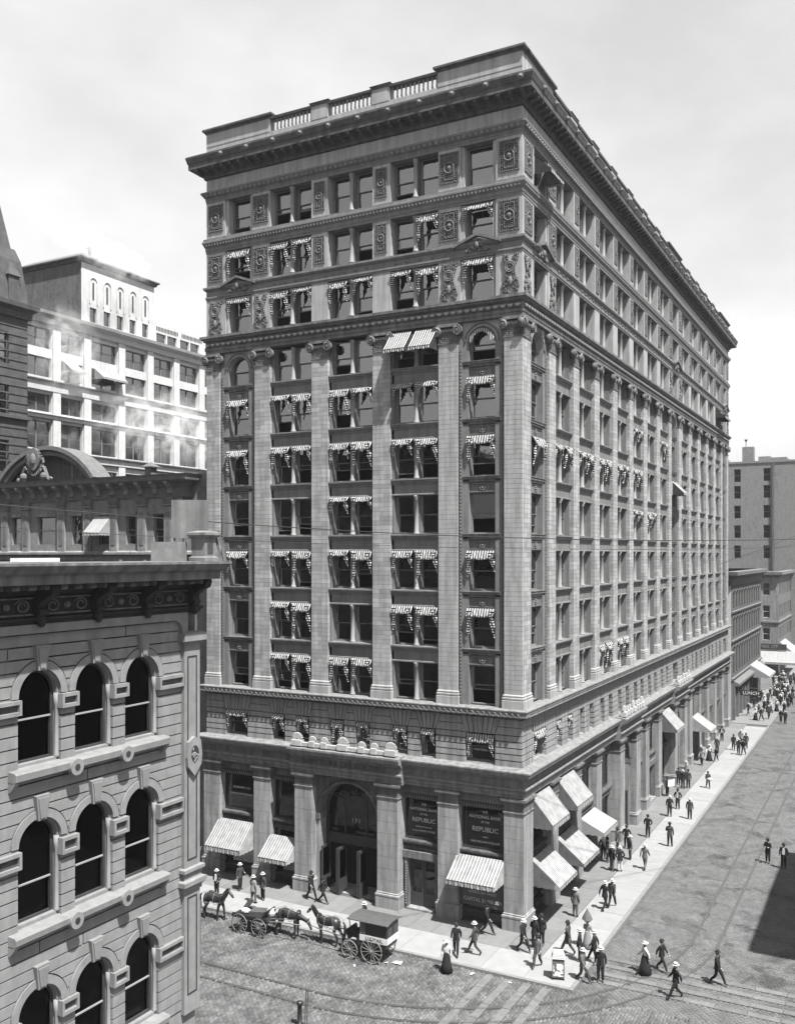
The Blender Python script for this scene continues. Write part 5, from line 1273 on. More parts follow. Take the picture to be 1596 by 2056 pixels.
def body_mesh(kind, jk, tr, skirt=False):
    if kind not in raw:
        J = pose(kind); me0 = skin_mesh(J, BONES, 'pel')
        b = MB(); b.v = [tuple(v.co) for v in me0.vertices]; b.f = [tuple(p.vertices) for p in me0.polygons]; b.m = [0]*len(b.f)
        bpy.data.meshes.remove(me0); raw[kind] = (J, b)
    J, b0 = raw[kind]; b = MB(); b.v = list(b0.v); b.f = list(b0.f); b.m = []
    V = [Vector(v) for v in b.v]
    def near(p, a, c, r):
        a, c = Vector(a[:3]), Vector(c[:3]); d = c-a; t = max(0, min(1, (p-a).dot(d)/d.length_squared)); return (p-(a+d*t)).length < r
    for f_ in b.f:
        p = sum((V[i] for i in f_), Vector())/len(f_)
        if p.z > 1.475: mi = 0
        elif any(near(p, J['wr%d' % s], J['ha%d' % s], .062) for s in (1, -1)): mi = 0
        elif any(near(p, J['sh%d' % s], J['el%d' % s], .1) or near(p, J['el%d' % s], J['wr%d' % s], .07) for s in (1, -1)): mi = 1
        elif any(near(p, J['an%d' % s], J['to%d' % s], .075) for s in (1, -1)) : mi = 3
        elif p.z < 1.0: mi = 2
        else: mi = 1
        b.m.append(mi)
    for s in (1, -1):      # fingers and thumb, nose, ears
        h = Vector(J['ha%d' % s][:3]); d = (h-Vector(J['wr%d' % s][:3])).normalized(); sd_ = Vector((0, 1, 0)) if abs(d.y) < .7 else Vector((1, 0, 0))
        for k, ln in enumerate((.06, .075, .08, .068)):
            p0 = h + sd_*(k-1.5)*.018 + d*.015; p1 = p0 + d*ln*.6; p2 = p1 + d*ln*.4 + Vector((-s*.015, 0, 0)); b.tube([p0, p1, p2], [.011, .009, .007], 4, 0)
        b.tube([h - d*.02 - sd_*.03, h + d*.02 - sd_*.05, h + d*.05 - sd_*.05], [.012, .01, .008], 4, 0)
        b.ball((s*.078, 0, 1.565), .022, 5, 4, (.5, 1, 1.3), 0)
    b.ball((0, -.1, 1.575), .018, 5, 4, (.8, 1.2, 1.4), 0)
    for s in (1, -1): b.ball((s*.03, -.083, 1.6), .011, 5, 3, (1, .6, .7), 3)
    b.box(-.025, .025, -.092, -.08, 1.53, 1.537, 3)
    return b.mesh('person', ['skin', jk, tr, 'shoe'], True)
def hat_mesh(kind):
    b = MB()
    if kind == 'boater': b.lathe([(.17,0),(.175,.012),(.105,.018),(.103,.035)], n=14); b.lathe([(.106,.02),(.106,.055)], n=14, mi=1); b.lathe([(.102,.05),(.1,.1),(.09,.108)], n=14)
    elif kind == 'bowler': b.lathe([(.14,.01),(.15,.02),(.105,.0),(.104,.04)], n=12, mi=1); b.lathe([(.104,.03),(.1,.09),(.075,.13),(.03,.145)], n=12, mi=1)
    else: b.lathe([(.2,0),(.21,.015),(.1,.03),(.1,.06),(.06,.09)], n=14); b.lathe([(.105,.025),(.105,.05)], n=14, mi=1); b.ball((.05,-.05,.09), .05, 6, 4, mi=0)
    return b.mesh('hat', ['straw', 'felt' if kind == 'bowler' else 'ribbon'], True)
def coat_mesh(jk, long):
    hz = .62 if long else .8; n = 16; b = MB(); rows = []
    for rx, ry, z in ((.158,.125,1.2), (.165,.13,1.08), (.185,.15,.95), (.2+.04*long,.17+.04*long,hz)):
        rows.append([(rx*math.sin(-PI+.12+(2*PI-.24)*i/n)*-1, ry*math.cos(-PI+.12+(2*PI-.24)*i/n), z) for i in range(n+1)])
    strip(b, rows); return b.mesh('coat', jk, True)
def skirt_mesh(jk):
    b = MB(); b.lathe([(.12,1.08),(.14,1.0),(.2,.8),(.27,.4),(.36,.03),(.34,.02)], n=18); return b.mesh('skirt', jk, True)
def hair_mesh(): 
    b = MB(); b.ball((0,.02,1.615), .098, 9, 6, (.95, 1.0, .95)); return b.mesh('hair', 'hair', True)
def person(x, y, face, kind, label, jk='wool0', tr='wool0', hat='boater', h=1.68, z=0.0, woman=False, long=False, shirt=False, group='people on the pavements and crossings'):
    sc = h/1.73
    me = shared(('body', kind, jk, tr), lambda: body_mesh(kind, jk, tr))
    o = put('person', me, None, (x, y, z), R(face), label=label, cat='person', group=group); o.scale = (sc, sc, sc)
    if hat: put('hat', shared(('hat', hat), lambda: hat_mesh(hat)), o, (0, -.01, 1.655 if hat != 'lady' else 1.66))
    put('hair', shared('hair', hair_mesh), o)
    if woman: put('skirt', shared(('skirt', tr), lambda: skirt_mesh(tr)), o)
    else: put('coat', shared(('coat', jk, long), lambda: coat_mesh(jk, long)), o)
    if shirt: put('shirt_front', shared('shf', lambda: MB().exty([(-.07,1.0),(.07,1.0),(.08,1.2),(.05,1.44),(-.05,1.44),(-.08,1.2)], -.16, -.1).mesh('shirt_front', 'linen')), o)
    return o
# angle 0 faces -y (towards Monroe); 90 faces +x; 180 faces +y; -90 faces -x
PE = [
 (0.98,-2.47,70,'walk','man in dark suit and straw hat striding past the corner pier',dict(h=1.72)),
 (1.35,-1.75,170,'talk','stout man in black coat and straw hat beside the corner pier base',dict()),
 (1.55,-1.2,-10,'stand','man in black bowler partly hidden at the corner pier',dict(hat='bowler')),
 (2.28,-3.88,0,'walk2','man in grey open coat carrying a white parcel by the kiosk',dict(jk='wool2',tr='wool1',hat='bowler')),
 (3.17,-1.64,-95,'walk','man in long grey frock coat striding left across the pale pavement',dict(jk='wool1',tr='wool1',hat='bowler',h=1.76,long=True)),
 (3.97,-2.16,100,'stand','slim man in straw hat leaning into the corner group',dict(jk='wool0')),
 (4.7,-2.0,-80,'walk2','stooping man in straw hat stepping up to the kerb',dict(jk='wool0')),
 (4.76,-4.2,80,'walk','man in brown-grey suit stepping off the kerb by the kiosk',dict(jk='wool2',tr='wool1',hat='boater',z=-.1)),
 (5.54,-3.78,10,'stand','man in black suit and white straw hat standing off the kerb',dict(h=1.76,z=-.1)),
 (7.27,-1.8,-70,'walk','woman in white blouse and long dark skirt crossing the street',dict(jk='linen',tr='wool0',hat='lady',woman=True,z=-.1,h=1.64)),
 (7.95,-1.07,75,'walk2','young man in black crossing behind the woman in white',dict(hat='bowler',h=1.6,z=-.1)),
 (9.21,-3.8,-60,'walk','large man in straw hat walking over the tram rails',dict(jk='wool0',z=-.1,h=1.72)),
 (10.72,-1.3,80,'walk','man in black striding away across the flagstone crossing',dict(hat='bowler',z=-.1)),
 (10.69,19.37,-20,'read','man in dark coat standing in the roadway with hands raised',dict(hat='bowler',z=-.1)),
 (11.77,18.7,0,'stand','man with white shirt front standing at the shadow edge in the road',dict(hat='bowler',z=-.1,shirt=True)),
 (1.96,3.53,170,'stand','man in grey coat and straw hat walking off past the shop awnings',dict(jk='wool2',tr='wool2')),
 (3.2,5.35,160,'walk','man in dark suit leading the pair on the pale pavement',dict(h=1.72)),
 (3.45,6.0,175,'walk2','straw-hatted man a step ahead of the pair',dict(jk='wool1')),
 (3.58,13.72,175,'walk','broad man in grey coat and straw hat seen from behind',dict(jk='wool2',tr='wool2')),
 (1.72,12.35,150,'stand','man in white straw hat at the left of the chatting group',dict(jk='wool0',tr='wool2')),
 (2.22,12.49,-150,'pocket','man in straw hat with light trousers in the chatting group',dict(jk='wool0',tr='linen')),
 (0.95,14.0,90,'stand','bareheaded man in black by the plain awning',dict(hat='bowler')),
 (0.5,14.6,40,'talk','man under the plain awning edge',dict(hat='bowler',jk='wool1')),
 (0.95,16.64,90,'stand','burly man in charcoal coat by the portico pier',dict(hat='bowler',jk='wool1')),
 (1.35,17.59,0,'pocket','man in bowler against the first portico pier base',dict(hat='bowler')),
 (2.2,15.28,-60,'stand','man in straw hat at the right of the chatting group',dict(jk='wool1',tr='wool1')),
 (2.08,21.02,0,'pocket','man facing down the street before the first portico',dict(hat='bowler')),
 (4.0,19.52,180,'talk','man with hand at hip at the kerb, seen from behind',dict(hat='bowler',jk='wool1',h=1.74)),
 (2.32,27.46,20,'talk','heavy man in straw hat approaching arm in arm',dict(jk='wool0')),
 (2.44,30.02,0,'pocket','man with white shirt front in open black coat on the pavement seam',dict(hat='bowler',shirt=True)),
 (3.91,27.4,180,'stand','man in dark suit walking away near the kerb midway',dict(hat='boater',jk='wool1')),
 (3.41,38.47,20,'walk','boy carrying a white bundle by the kerb',dict(hat='bowler',jk='wool1',h=1.5)),
 (0.75,33.92,60,'read','man reading a big white newspaper against the wall',dict(hat='bowler')),
 (0.8,38.39,20,'stand','man in the second doorway shade',dict(hat='bowler',h=1.55)),
 (1.44,37.19,170,'stand','left of two men before the second portico',dict(hat='boater')),
 (1.83,37.63,180,'stand','right of two men before the second portico',dict(hat='bowler',jk='wool1')),
 (0.95,41.05,90,'stand','man in grey beside the second portico pier',dict(jk='wool2',tr='wool2')),
 (1.22,47.73,0,'walk','man in pale jacket walking beside a woman in white',dict(hat='bowler',jk='wool3')),
 (1.5,50.26,0,'walk','woman in white blouse and straw hat by the dark porch',dict(jk='linen',hat='lady',woman=True)),
 (2.22,50.18,-10,'walk2','short man in dark clothes right of the woman in white',dict(hat='bowler',h=1.45)),
 (1.6,54.45,10,'stand','man in straw hat behind the short man',dict(jk='wool1')),
 (1.0,61.35,0,'pocket','man with white shirt alone near the far piers',dict(hat='bowler',shirt=True)),
 (2.91,56.88,10,'walk','leftmost man of the cluster near the far kerb',dict(hat='bowler')),
 (4.25,54.69,-10,'walk2','front right man of the cluster near the far kerb',dict(hat='bowler')),
 (3.74,54.68,5,'walk','front middle man of the cluster near the far kerb',dict(hat='boater')),
 (4.0,58.28,0,'stand','rear right man of the cluster near the far kerb',dict(hat='bowler',jk='wool1')),
 (3.21,60.1,0,'stand','rear middle man in grey of the cluster near the far kerb',dict(jk='wool3',hat='boater')),
 (-18.79,-3.62,0,'pocket','man in straw hat and open jacket over a white shirt behind the left horse',dict(shirt=True,h=1.6)),
 (-18.08,-2.22,80,'talk','man in dark suit and straw hat below the left shop awning',dict(jk='wool1')),
 (-15.95,-3.67,170,'talk','man in light grey suit and straw hat seen from behind',dict(jk='wool3',tr='wool2')),
 (-15.75,-2.95,-20,'stand','man in cap facing the man in light grey',dict(jk='wool1')),
 (-13.19,-1.48,75,'walk','man in black bowler striding past the entrance pier',dict(hat='bowler',h=1.74)),
 (-12.22,-1.67,100,'walk2','youth in dark suit following towards the entrance doors',dict(hat='bowler',h=1.6)),
 (-7.6,-4.62,90,'stand','man behind the mail wagon, only his straw hat showing',dict(h=1.85)),
 (-1.74,-6.3,10,'stand','woman in white blouse and long black skirt standing in the road',dict(jk='linen',tr='wool0',hat='lady',woman=True,z=-.1,h=1.6)),
 (-2.01,-4.53,20,'walk','man in dark suit and bowler on the kerb side pavement',dict(hat='bowler')),
 (-1.19,-3.99,-70,'walk2','man in straw hat and grey jacket striding left',dict(jk='wool1',tr='wool1',h=1.72)),
 (-1.6,-1.29,90,'walk','man in dark coat hurrying along below the bank window',dict(hat='bowler',jk='wool0',h=1.72)),
]
for x, y, fc, kd, lb, kw in PE: person(x, y, fc, kd, lb, **kw)
rn = random.Random(21)
for i in range(72):
    y = rn.uniform(76, 122); x = rn.uniform(.8, 4.3) if rn.random() < .7 else rn.uniform(4.8, 8.0)
    w_ = rn.random() < .12
    jk_ = 'linen' if w_ or rn.random() < .06 else rn.choice(('wool0','wool1')); ht_ = 'lady' if w_ else rn.choice(('boater','bowler'))
    look = ('woman in white blouse' if w_ else 'man in white jacket' if jk_ == 'linen' else 'dark-suited man') + (' in straw hat' if ht_ == 'boater' else ' in bowler' if ht_ == 'bowler' else '') + (' in the far roadway crowd' if x > 4.6 else ' in the far pavement crowd')
    person(x, y, rn.choice((0, 180, 20, 160, -30)), rn.choice(('walk','walk2','stand','pocket')), look, jk=jk_, tr='wool0',
           hat=ht_, woman=w_, h=rn.uniform(1.55,1.75), z=0 if x < 4.6 else -.1, group=look)
def loose(name, b, m_, loc, rz, label, cat): return b.build(name, m_, None, loc, rz, label=label, cat=cat)
# things people hold
pc = loose('parcel', MB().hexa([(-.13,-.07,0),(.13,-.07,0),(.13,.07,0),(-.13,.07,0)], [(-.05,-.03,.42),(.05,-.03,.42),(.05,.03,.42),(-.05,.03,.42)]), 'linen', (2.02, -3.95, .42), 0, 'white paper parcel hanging from a hand by the kiosk', 'parcel')
loose('newspaper', MB().hexa([(-.42,-.02,0),(.0,-.1,0),(.0,-.085,0),(-.42,-.005,0)], [(-.42,-.06,.6),(.0,-.14,.6),(.0,-.125,.6),(-.42,-.045,.6)]).hexa([(.0,-.1,0),(.42,-.02,0),(.42,-.005,0),(.0,-.085,0)], [(.0,-.14,.6),(.42,-.06,.6),(.42,-.045,.6),(.0,-.125,.6)]), 'white', (1.12, 33.72, .95), R(60), 'large open white newspaper held up by the wall', 'newspaper')
loose('bundle', MB().ball((0,0,0), .2, 8, 5, (1.3,.7,.7)), 'linen', (3.6, 38.35, .85), 0, 'white bundle under the arm of the boy by the kerb', 'bundle')
um = MB(); um.lathe([(.3,1.1),(.22,1.3),(.1,1.5),(.01,1.68)], n=8).cyl((0,0,.5),(0,0,1.2),.012,n=5)
loose('umbrella', um, 'wool2', (3.84, -.35, .45), 0, 'grey pointed parasol held up within the corner group', 'umbrella')
person(3.84, -.35, 170, 'read', 'woman under the grey pointed parasol in the corner group', jk='wool3', tr='wool3', hat='lady', woman=True, h=1.5)

# ------------------------------------------------------------------ horses and wagons
M['hide'] = mat('dark_bay_hide', 0.026, 0.42, var=.35, nscale=3, spec=.45); M['mane'] = mat('black_mane', 0.012, .6); M['harness'] = mat('pale_harness', 0.2, .6); M['leather'] = mat('harness_leather', .02, .5); M['hoof'] = mat('hoof', .06, .5)
def horse_mesh(low, stance):
    # facing +x; withers 1.5 m
    J = {'rmp': (-.62,0,1.30,.24,.22), 'hip': (-.42,0,1.34,.25,.27), 'bel': (0,0,1.20,.26,.30), 'rib': (.28,0,1.18,.24,.31), 'wit': (.5,0,1.28,.2,.26), 'cst': (.66,0,1.16,.17,.2)}
    if low: J.update({'nk1': (.9,0,1.22,.13,.16), 'nk2': (1.15,0,1.12,.1,.13), 'pol': (1.36,0,1.04,.1,.11), 'fac': (1.5,0,.82,.075,.08), 'mzl': (1.58,0,.62,.06,.06)})
    else: J.update({'nk1': (.84,0,1.45,.12,.17), 'nk2': (1.02,0,1.66,.09,.13), 'pol': (1.16,0,1.8,.09,.1), 'fac': (1.36,0,1.62,.075,.085), 'mzl': (1.5,0,1.45,.055,.06)})
    B = [('rmp','hip'),('hip','bel'),('bel','rib'),('rib','wit'),('wit','cst'),('wit','nk1'),('nk1','nk2'),('nk2','pol'),('pol','fac'),('fac','mzl')]
    for s in (1, -1):
        t = stance*s*.08
        J['f1%d' % s] = (.56,s*.14,1.0,.11,.12); J['f2%d' % s] = (.58+t,s*.15,.76,.085,.09); J['f3%d' % s] = (.57+t*1.6,s*.15,.44,.066,.07); J['f4%d' % s] = (.58+t*1.8,s*.15,.14,.052,.054); J['f5%d' % s] = (.62+t*1.8,s*.15,.04,.065,.065)
        J['h1%d' % s] = (-.5,s*.15,1.02,.14,.17); J['h2%d' % s] = (-.42-t,s*.17,.8,.1,.11); J['h3%d' % s] = (-.66-t,s*.17,.5,.072,.076); J['h4%d' % s] = (-.62-t*1.2,s*.17,.15,.054,.056); J['h5%d' % s] = (-.57-t*1.2,s*.17,.04,.065,.065)
        B += [('cst','f1%d' % s)] + [('f%d%d' % (k, s), 'f%d%d' % (k+1, s)) for k in range(1, 5)] + [('hip','h1%d' % s)] + [('h%d%d' % (k, s), 'h%d%d' % (k+1, s)) for k in range(1, 5)]
    me0 = skin_mesh(J, B, 'bel', 1); b = MB(); b.v = [tuple(v.co) for v in me0.vertices]; b.f = [tuple(p.vertices) for p in me0.polygons]
    b.m = [1 if sum(b.v[i][2] for i in f_)/len(f_) < .09 else 0 for f_ in b.f]; bpy.data.meshes.remove(me0)
    p = Vector(J['pol'][:3])
    for s in (1, -1): b.tube([p+Vector((-.01, s*.05, .06)), p+Vector((0, s*.06, .14)), p+Vector((.02, s*.06, .21))], [.035, .03, .006], 5)
    return b.mesh('horse', ['hide', 'hoof'], True), J
def horse(x, y, face, low, stance, label):
    me, J = shared(('horse', low, stance), lambda: horse_mesh(low, stance))
    o = put('horse', me, None, (x, y, -.12), R(face), label=label, cat='horse', group='harnessed horses at the kerb')
    N_ = [Vector(J[k][:3]) for k in ('wit','nk1','nk2','pol')]
    def mane():
        b = MB()
        for i in range(16):
            t = i/15*2.99; k = int(t); q = N_[k].lerp(N_[k+1], t-k); b.tube([q+Vector((-.1,0,.14)), q+Vector((-.12,.09,.06)), q+Vector((-.1,.13,-.1))], [.05,.04,.012], 5)
        return b.mesh('mane', 'mane')
    put('mane', shared(('mane', low), mane), o)
    put('tail', shared('tail', lambda: MB().tube([(-.84,0,1.36),(-.95,0,1.22),(-.98,.02,.95),(-.96,.03,.65),(-.93,.02,.42)], [.045,.06,.085,.08,.02], 7).mesh('tail', 'mane', True)), o)
    c_ = N_[1]
    def collar():
        b = MB(); b.tube([((.66+.06*math.cos(a)), .25*math.sin(a), 1.24+.31*math.cos(a)) for a in np.linspace(0, 2*PI, 19)], .05, 6); return b.mesh('collar', 'leather', True)
    put('collar', shared('collar', collar), o)
    def hoop(x, w_, hgt, zc_, tilt=0): return [(x+tilt*math.cos(a), w_*math.sin(a), zc_+hgt*math.cos(a)) for a in np.linspace(0, 2*PI, 21)]
    def straps():
        b = MB(); b.tube(hoop(.2, .29, .355, 1.2), .016, 4); b.tube(hoop(-.35, .30, .33, 1.3, .1), .014, 4)
        for s in (1, -1): b.tube([(.7, s*.26, 1.12), (.2, s*.31, 1.06), (-.4, s*.33, 1.0), (-.95, s*.34, .92)], .018, 4); b.tube([(.55, s*.2, 1.45), (.0, s*.12, 1.5), (-.5, s*.14, 1.52), (-.85, s*.12, 1.4)], .012, 4)
        return b.mesh('harness', 'harness')
    put('harness', shared('straps', straps), o)
    def bridle():
        b = MB(); p, m_ = Vector(J['pol'][:3]), Vector(J['fac'][:3])
        for c0, r in ((p, .115), (m_, .09)):
            d = (m_-p).normalized(); a_ = Vector((0,1,0)); c2 = d.cross(a_)
            b.tube([c0 + (a_*math.cos(t)+c2*math.sin(t))*r for t in np.linspace(0, 2*PI, 13)], .012, 4)
        return b.mesh('bridle', 'harness')
    put('bridle', shared(('bridle', low), bridle), o)
    return o
horse(-16.75, -6.45, 0, False, 1, 'dark bay horse with raised head at the left behind the cart')
horse(-11.45, -6.45, 0, True, 0, 'dark horse with lowered head between the cart and the mail team')
horse(-8.8, -6.25, 180, False, -1, 'black horse harnessed to the mail wagon')
def wheel(r, n, parent, loc, m_='bronze'):
    def rim():
        b = MB(); b.tube([(r*math.cos(a), 0, r*math.sin(a)) for a in np.linspace(0, 2*PI, 33)], .032, 6); return b.mesh('wheel', m_, True)
    def spk():
        b = MB(); b.cyl((0,0,.06), (0,0,r), .022, .016, 6); return b.mesh('spoke', m_)
    o = put('wheel', shared(('rim', r, m_), rim), parent, loc)
    for i in range(n):
        q = put('spoke', shared(('spk', r, m_), spk), o); q.rotation_euler = (0, 2*PI*i/n, 0)
    put('hub', shared(('hub',), lambda: MB().cyl((0,-.14,0), (0,.14,0), .075, .075, 10).mesh('hub', 'trim')), o)
# mail wagon
mw = empty('mail_wagon', (-6.1, -6.55, -.13), label='dark covered mail wagon lettered U.S. MAIL at the kerb', cat='wagon')
M['wagd'] = mat('dark_wagon_paint', .03, .45, var=.2, nscale=5, spec=.4); M['wagr'] = mat('grey_canvas_roof', .085, .8, var=.2, nscale=4)
[wheel(r_, n_, mw, (x_, y_, r_+.03), 'harness') for r_, n_, x_, y_ in ((.47, 12, -.82, -.76), (.47, 12, -.82, .76), (.62, 14, .5, -.76), (.62, 14, .5, .76))]
MB().box(-.5, 1.3, -.6, .6, .82, 1.06).build('chassis', 'wagd', mw)
bd = MB().box(-.28, 1.36, -.62, .62, 1.06, 2.14).build('body', 'wagd', mw)
for s in (-1, 1):
    MB().box(-.28, 1.36, min(s*.622, s*.632), max(s*.622, s*.632), 1.06, 1.38).build('white_band', 'white', mw)
    MB().box(-.26, .06, min(s*.622, s*.634), max(s*.622, s*.634), 1.44, 2.1).build('side_window', 'trim' if s < 0 else 'bronze', mw)
me = text_mesh('U.S.MAIL.', .26, .004, sx=1.05); me.materials.append(M['black']); put('lettering', me, mw, (.62, -.64, 1.14))
MB().box(1.362, 1.372, -.6, -.02, 1.06, 1.38).build('white_band', 'white', mw); MB().box(1.362, 1.372, .02, .6, 1.06, 1.38).build('white_band', 'white', mw)
for y in (-.32, .32): MB().box(1.362, 1.376, y-.2, y+.2, 1.46, 1.9).build('rear_panel', 'bronze', mw)
MB().box(1.362, 1.38, -.25, .25, 1.96, 2.08).build('rear_vent', 'black', mw)
n = 10; pts = [(.78*math.sin(-1.0+2.0*i/n)/math.sin(1.0), 2.12+.22*math.cos(-1.0+2.0*i/n)-.118) for i in range(n+1)]
poly = pts + [(x, z-.04) for x, z in pts[::-1]]; MB().extx(poly, -.95, 1.5).build('roof', 'wagr', mw)
MB().box(-.75, -.3, -.5, .5, 1.06, 1.4).build('seat', 'leather', mw); MB().hexa([(-1.05,-.55,.9),(-.98,-.55,.9),(-.98,.55,.9),(-1.05,.55,.9)], [(-1.2,-.55,1.4),(-1.14,-.55,1.4),(-1.14,.55,1.4),(-1.2,.55,1.4)]).build('dash_board', 'wagd', mw)
for s in (-1, 1): MB().tube([(-.95, s*.58, 2.15), (-.9, s*.56, 1.7), (-.7, s*.55, 1.38)], .025, 5).build('roof_post', 'wagd', mw)
for s in (-1, 1): MB().tube([(-.9, s*.42, .75), (-1.6, s*.4, .95), (-3.1, s*.36, 1.05), (-3.5, s*.3, 1.1)], [.035, .035, .03, .02], 6).build('shaft', 'trim', mw)
for xx, r_ in ((-.82, .5), (.5, .65)): MB().cyl((xx, -.76, r_), (xx, .76, r_), .04, n=6).build('axle', 'wagd', mw)
# open cart
ct = empty('open_cart', (-13.4, -6.7, -.13), label='low open delivery cart standing between two horses', cat='cart')
for x, r_ in ((-.72, .52), (.62, .5)):
    for y in (-.68, .68): wheel(r_, 14, ct, (x, y, r_+.03), 'trim')
    MB().cyl((x, -.68, r_+.03), (x, .68, r_+.03), .04, n=6).build('axle', 'wagd', ct)
MB().box(-1.35, 1.15, -.55, .55, .8, .92).build('bed', 'wagd', ct)
for s in (-1, 1): MB().box(-1.3, 1.1, s*.55-.03, s*.55+.03, .92, 1.05).build('side_board', 'wagd', ct)
MB().hexa([(-1.3,.3,.92),(-1.0,.3,.92),(-1.0,.5,.92),(-1.3,.5,.92)], [(-1.3,.9,1.25),(-1.0,.9,1.25),(-1.0,1.1,1.25),(-1.3,1.1,1.25)]).build('tail_board', 'wagd', ct)
MB().hexa([(.55,-.5,1.0),(.65,-.5,1.0),(.65,.5,1.0),(.55,.5,1.0)], [(.85,-.5,1.42),(.95,-.5,1.42),(.95,.5,1.42),(.85,.5,1.42)]).build('seat_back', 'wagr', ct)
for s in (-1, 1): MB().tube([(1.0, s*.4, .85), (1.9, s*.38, 1.0), (3.2, s*.34, 1.05)], .032, 6).build('shaft', 'harness', ct)
MB().hexa([(-.45,-.35,0),(.45,-.35,0),(.45,.35,0),(-.45,.35,0)], [(-.45,-.35,.24),(.45,-.35,.3),(.45,.35,.3),(-.45,.35,.24)]).build('crate', 'wagr', None, (-13.35, -6.6, .795), .15, label='flat-topped wooden crate lying on the open cart', cat='crate')
MB().ball((0,0,.14), .24, 9, 5, (1.4,.9,.6)).build('sack', 'linen', None, (-14.15, -6.75, .795), 0, label='pale sack at the tail of the open cart', cat='sack')
MB().ball((0,0,0), .3, 10, 6, (1.0,.8,.9)).build('cloth_bundle', 'linen', None, (-12.6, -6.45, 1.0), 0, label='crumpled white cloth on the front of the cart', cat='cloth')
# kiosk on the corner
ki = empty('street_kiosk', (3.62, -4.58, 0), R(18), label='small wooden street box with a pictured poster and slatted sloping lid', cat='kiosk')
M['poster'] = mat('printed_poster', .5, .8)
t_ = M['poster'].node_tree; nn_ = t_.nodes.new('ShaderNodeTexNoise'); nn_.inputs['Scale'].default_value = 5.5; nn_.inputs['Detail'].default_value = 3
tcx = t_.nodes.new('ShaderNodeTexCoord'); t_.links.new(tcx.outputs['Object'], nn_.inputs[0]); rp = t_.nodes.new('ShaderNodeValToRGB'); t_.links.new(nn_.outputs[0], rp.inputs[0])
rp.color_ramp.elements[0].position = .42; rp.color_ramp.elements[0].color = (.06,.06,.06,1); rp.color_ramp.elements[1].position = .55; rp.color_ramp.elements[1].color = (.62,.62,.61,1)
t_.links.new(rp.outputs[0], t_.nodes['Principled BSDF'].inputs['Base Color'])
MB().box(-.3, .3, -.22, .22, .12, 1.05).build('body', 'brick', ki)
for x in (-.27, .27):
    for y in (-.19, .19): MB().box(x-.03, x+.03, y-.03, y+.03, 0, .13).build('foot', 'black', ki)
MB().box(-.24, .24, -.235, -.222, .2, .82).build('poster', 'poster', ki); MB().box(.302, .312, -.17, .17, .2, .85).build('poster', 'brick2', ki)
MB().exty([(-.34, 1.05), (.34, 1.05), (.24, 1.36), (-.24, 1.36)], -.26, .26).build('lid', 'linen', ki)
for k in range(4): MB().box(-.33+.025*k, .33-.025*k, -.268, -.25, 1.06+.075*k, 1.105+.075*k).build('slat', 'white', ki)
po = empty('iron_post', (-5.26, -14.4, -.13), label='dark iron post with upright rods at the bottom of the roadway', cat='post')
MB().lathe([(.18,0),(.18,.1),(.11,.14),(.1,.95),(.15,1.0),(.14,1.1),(.05,1.15)], n=10).build('shaft', 'black', po, smooth=True)
for q_ in (.22, .32): MB().cyl((q_, .1, 0), (q_+.06, .1, 1.95-q_), .02, n=5).build('rod', 'bronze', po)
# litter
for i, (x, y) in enumerate(((-4.4, -6.63), (-.47, -5.99), (-6.2, -8.0), (1.6, -6.0), (-4.9, -6.9))):
    b = MB(); s_ = (.28, .12, .09, .1, .12)[i]; b.add([(-s_,-s_*.5,0),(s_,-s_*.6,.03),(s_*.8,s_*.6,.05),(-s_*.7,s_*.5,.01)], [(0,1,2,3)])
    b.build('paper_scrap', 'white', None, (x, y, -.085), i*1.1, label=('largest scrap of paper behind the mail wagon', 'tiny paper scrap in the gutter near the woman', 'paper scrap in front of the mail wagon wheels', 'paper scrap by the kerb corner', 'small paper scrap beside the large one')[i], cat='paper', group='paper litter in the roadway')
# overhead wires
def wire(name, pts, r_, label):
    b = MB(); P = []
    for (a, c) in zip(pts[:-1], pts[1:]):
        a, c = Vector(a), Vector(c)
        for t in np.linspace(0, 1, 13)[:-1]: q = a.lerp(c, t); q.z -= .45*4*t*(1-t)*((c-a).length/40)**2; P.append(q)
    P.append(Vector(pts[-1])); b.tube(P, r_, 5); b.build(name, 'black', label=label, cat='cable')
def at(u, v, d):
    yw_ = R(28.1875); f_ = Vector((-math.sin(yw_), math.cos(yw_), 0)); r__ = Vector((math.cos(yw_), math.sin(yw_), 0))
    return Vector((18.57, -49.5, 21.22)) + f_*d + r__*((u-798)/1872.3*d) + Vector((0, 0, 1))*((1113.9-v)/1872.3*d)
wire('overhead_cable', [at(-300, 985, 30), at(820, 1072, 42), at(2000, 1062, 60)], .022, 'thicker overhead cable sagging across the whole front')
wire('overhead_wire', [at(-200, 1045, 30), at(800, 1096, 42), at(2000, 1072, 60)], .01, 'thin overhead wire below the thick cable')
wire('overhead_wire', [at(1440, 1135, 70), at(1640, 1060, 75)], .02, 'wire slanting up to the right over the far street')
wire('overhead_wire', [at(1500, 1115, 80), at(1660, 1075, 85)], .015, 'fainter second wire slanting over the far street')

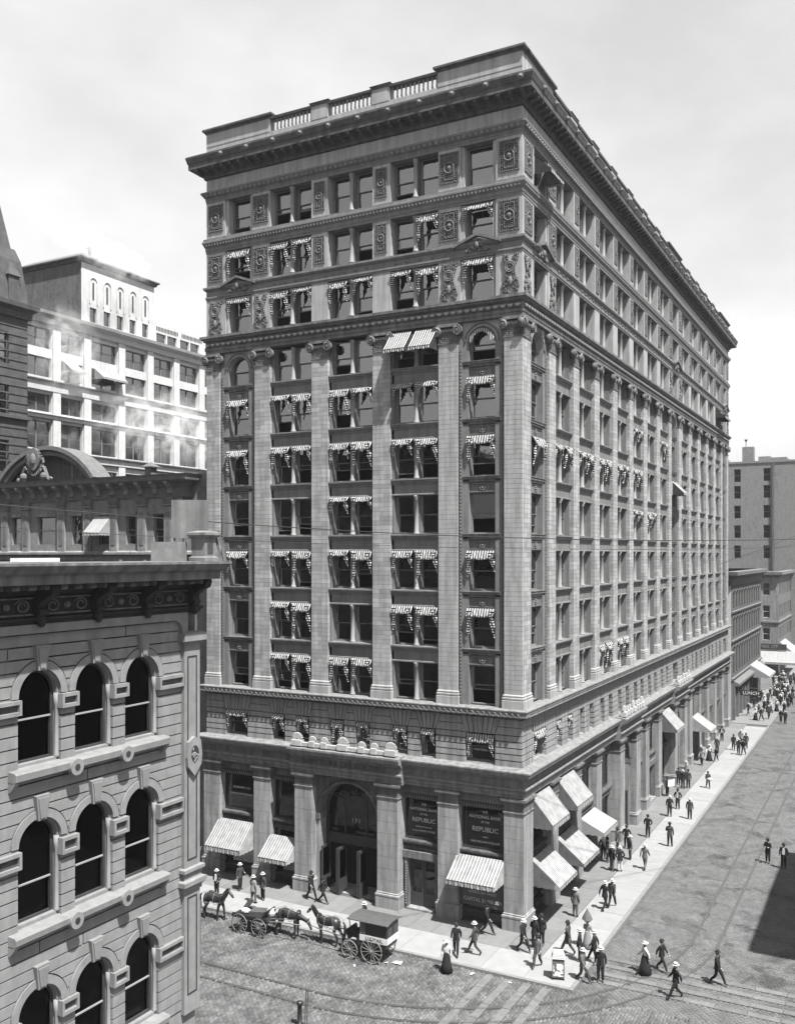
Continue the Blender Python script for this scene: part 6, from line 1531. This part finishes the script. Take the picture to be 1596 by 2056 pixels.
# ------------------------------------------------------------------ steam and city haze
def vol_mat(name, dens, col, noise=None, thresh=(.48, .72), scale=.5, aniso=.25):
    m = bpy.data.materials.new(name); m.use_nodes = True; t = m.node_tree; t.nodes.clear(); n = t.nodes.new; l = t.links.new
    pv = n('ShaderNodeVolumePrincipled'); pv.inputs['Color'].default_value = (col, col, col, 1); pv.inputs['Anisotropy'].default_value = aniso
    pv.inputs['Density'].default_value = dens
    if noise:
        tcn = n('ShaderNodeTexCoord'); q = n('ShaderNodeTexNoise'); g_ = n('ShaderNodeNewGeometry'); l(g_.outputs['Position'], q.inputs[0]); q.inputs['Scale'].default_value = scale; q.inputs['Detail'].default_value = 7; q.inputs['Roughness'].default_value = .62; q.inputs['Distortion'].default_value = 1.2
        mr = n('ShaderNodeMapRange'); l(q.outputs[0], mr.inputs[0]); mr.inputs[1].default_value = thresh[0]; mr.inputs[2].default_value = thresh[1]; mr.inputs[3].default_value = 0; mr.inputs[4].default_value = dens
        ln = n('ShaderNodeVectorMath'); ln.operation = 'LENGTH'; l(tcn.outputs['Object'], ln.inputs[0])
        fo = n('ShaderNodeMapRange'); l(ln.outputs['Value'], fo.inputs[0]); fo.inputs[1].default_value = .2; fo.inputs[2].default_value = 1.0; fo.inputs[3].default_value = 1; fo.inputs[4].default_value = 0
        mm = n('ShaderNodeMath'); mm.operation = 'MULTIPLY'; l(mr.outputs[0], mm.inputs[0]); l(fo.outputs[0], mm.inputs[1]); l(mm.outputs[0], pv.inputs['Density'])
    o = n('ShaderNodeOutputMaterial'); l(pv.outputs[0], o.inputs['Volume']); return m
M['steam'] = vol_mat('steam', .7, .95, True)
for i, (c, sc, rz) in enumerate((((-53, 30, 35.5), (3.0, 15, 4.2), .1), ((-56.8, 24.5, 53.6), (2.4, 10, 2.0), .15), ((-50.5, 13.5, 40.5), (1.8, 5.5, 5.0), .2))):
    o = MB().ball((0, 0, 0), 1, 16, 10).build('steam_plume', 'steam', None, c, rz, kind='stuff'); o.scale = sc
M['haze'] = vol_mat('city_haze', .00016, .97, aniso=.3)
MB().box(-1510, 1510, -1510, 1510, -1.3, 69).build('haze', 'haze', kind='stuff')
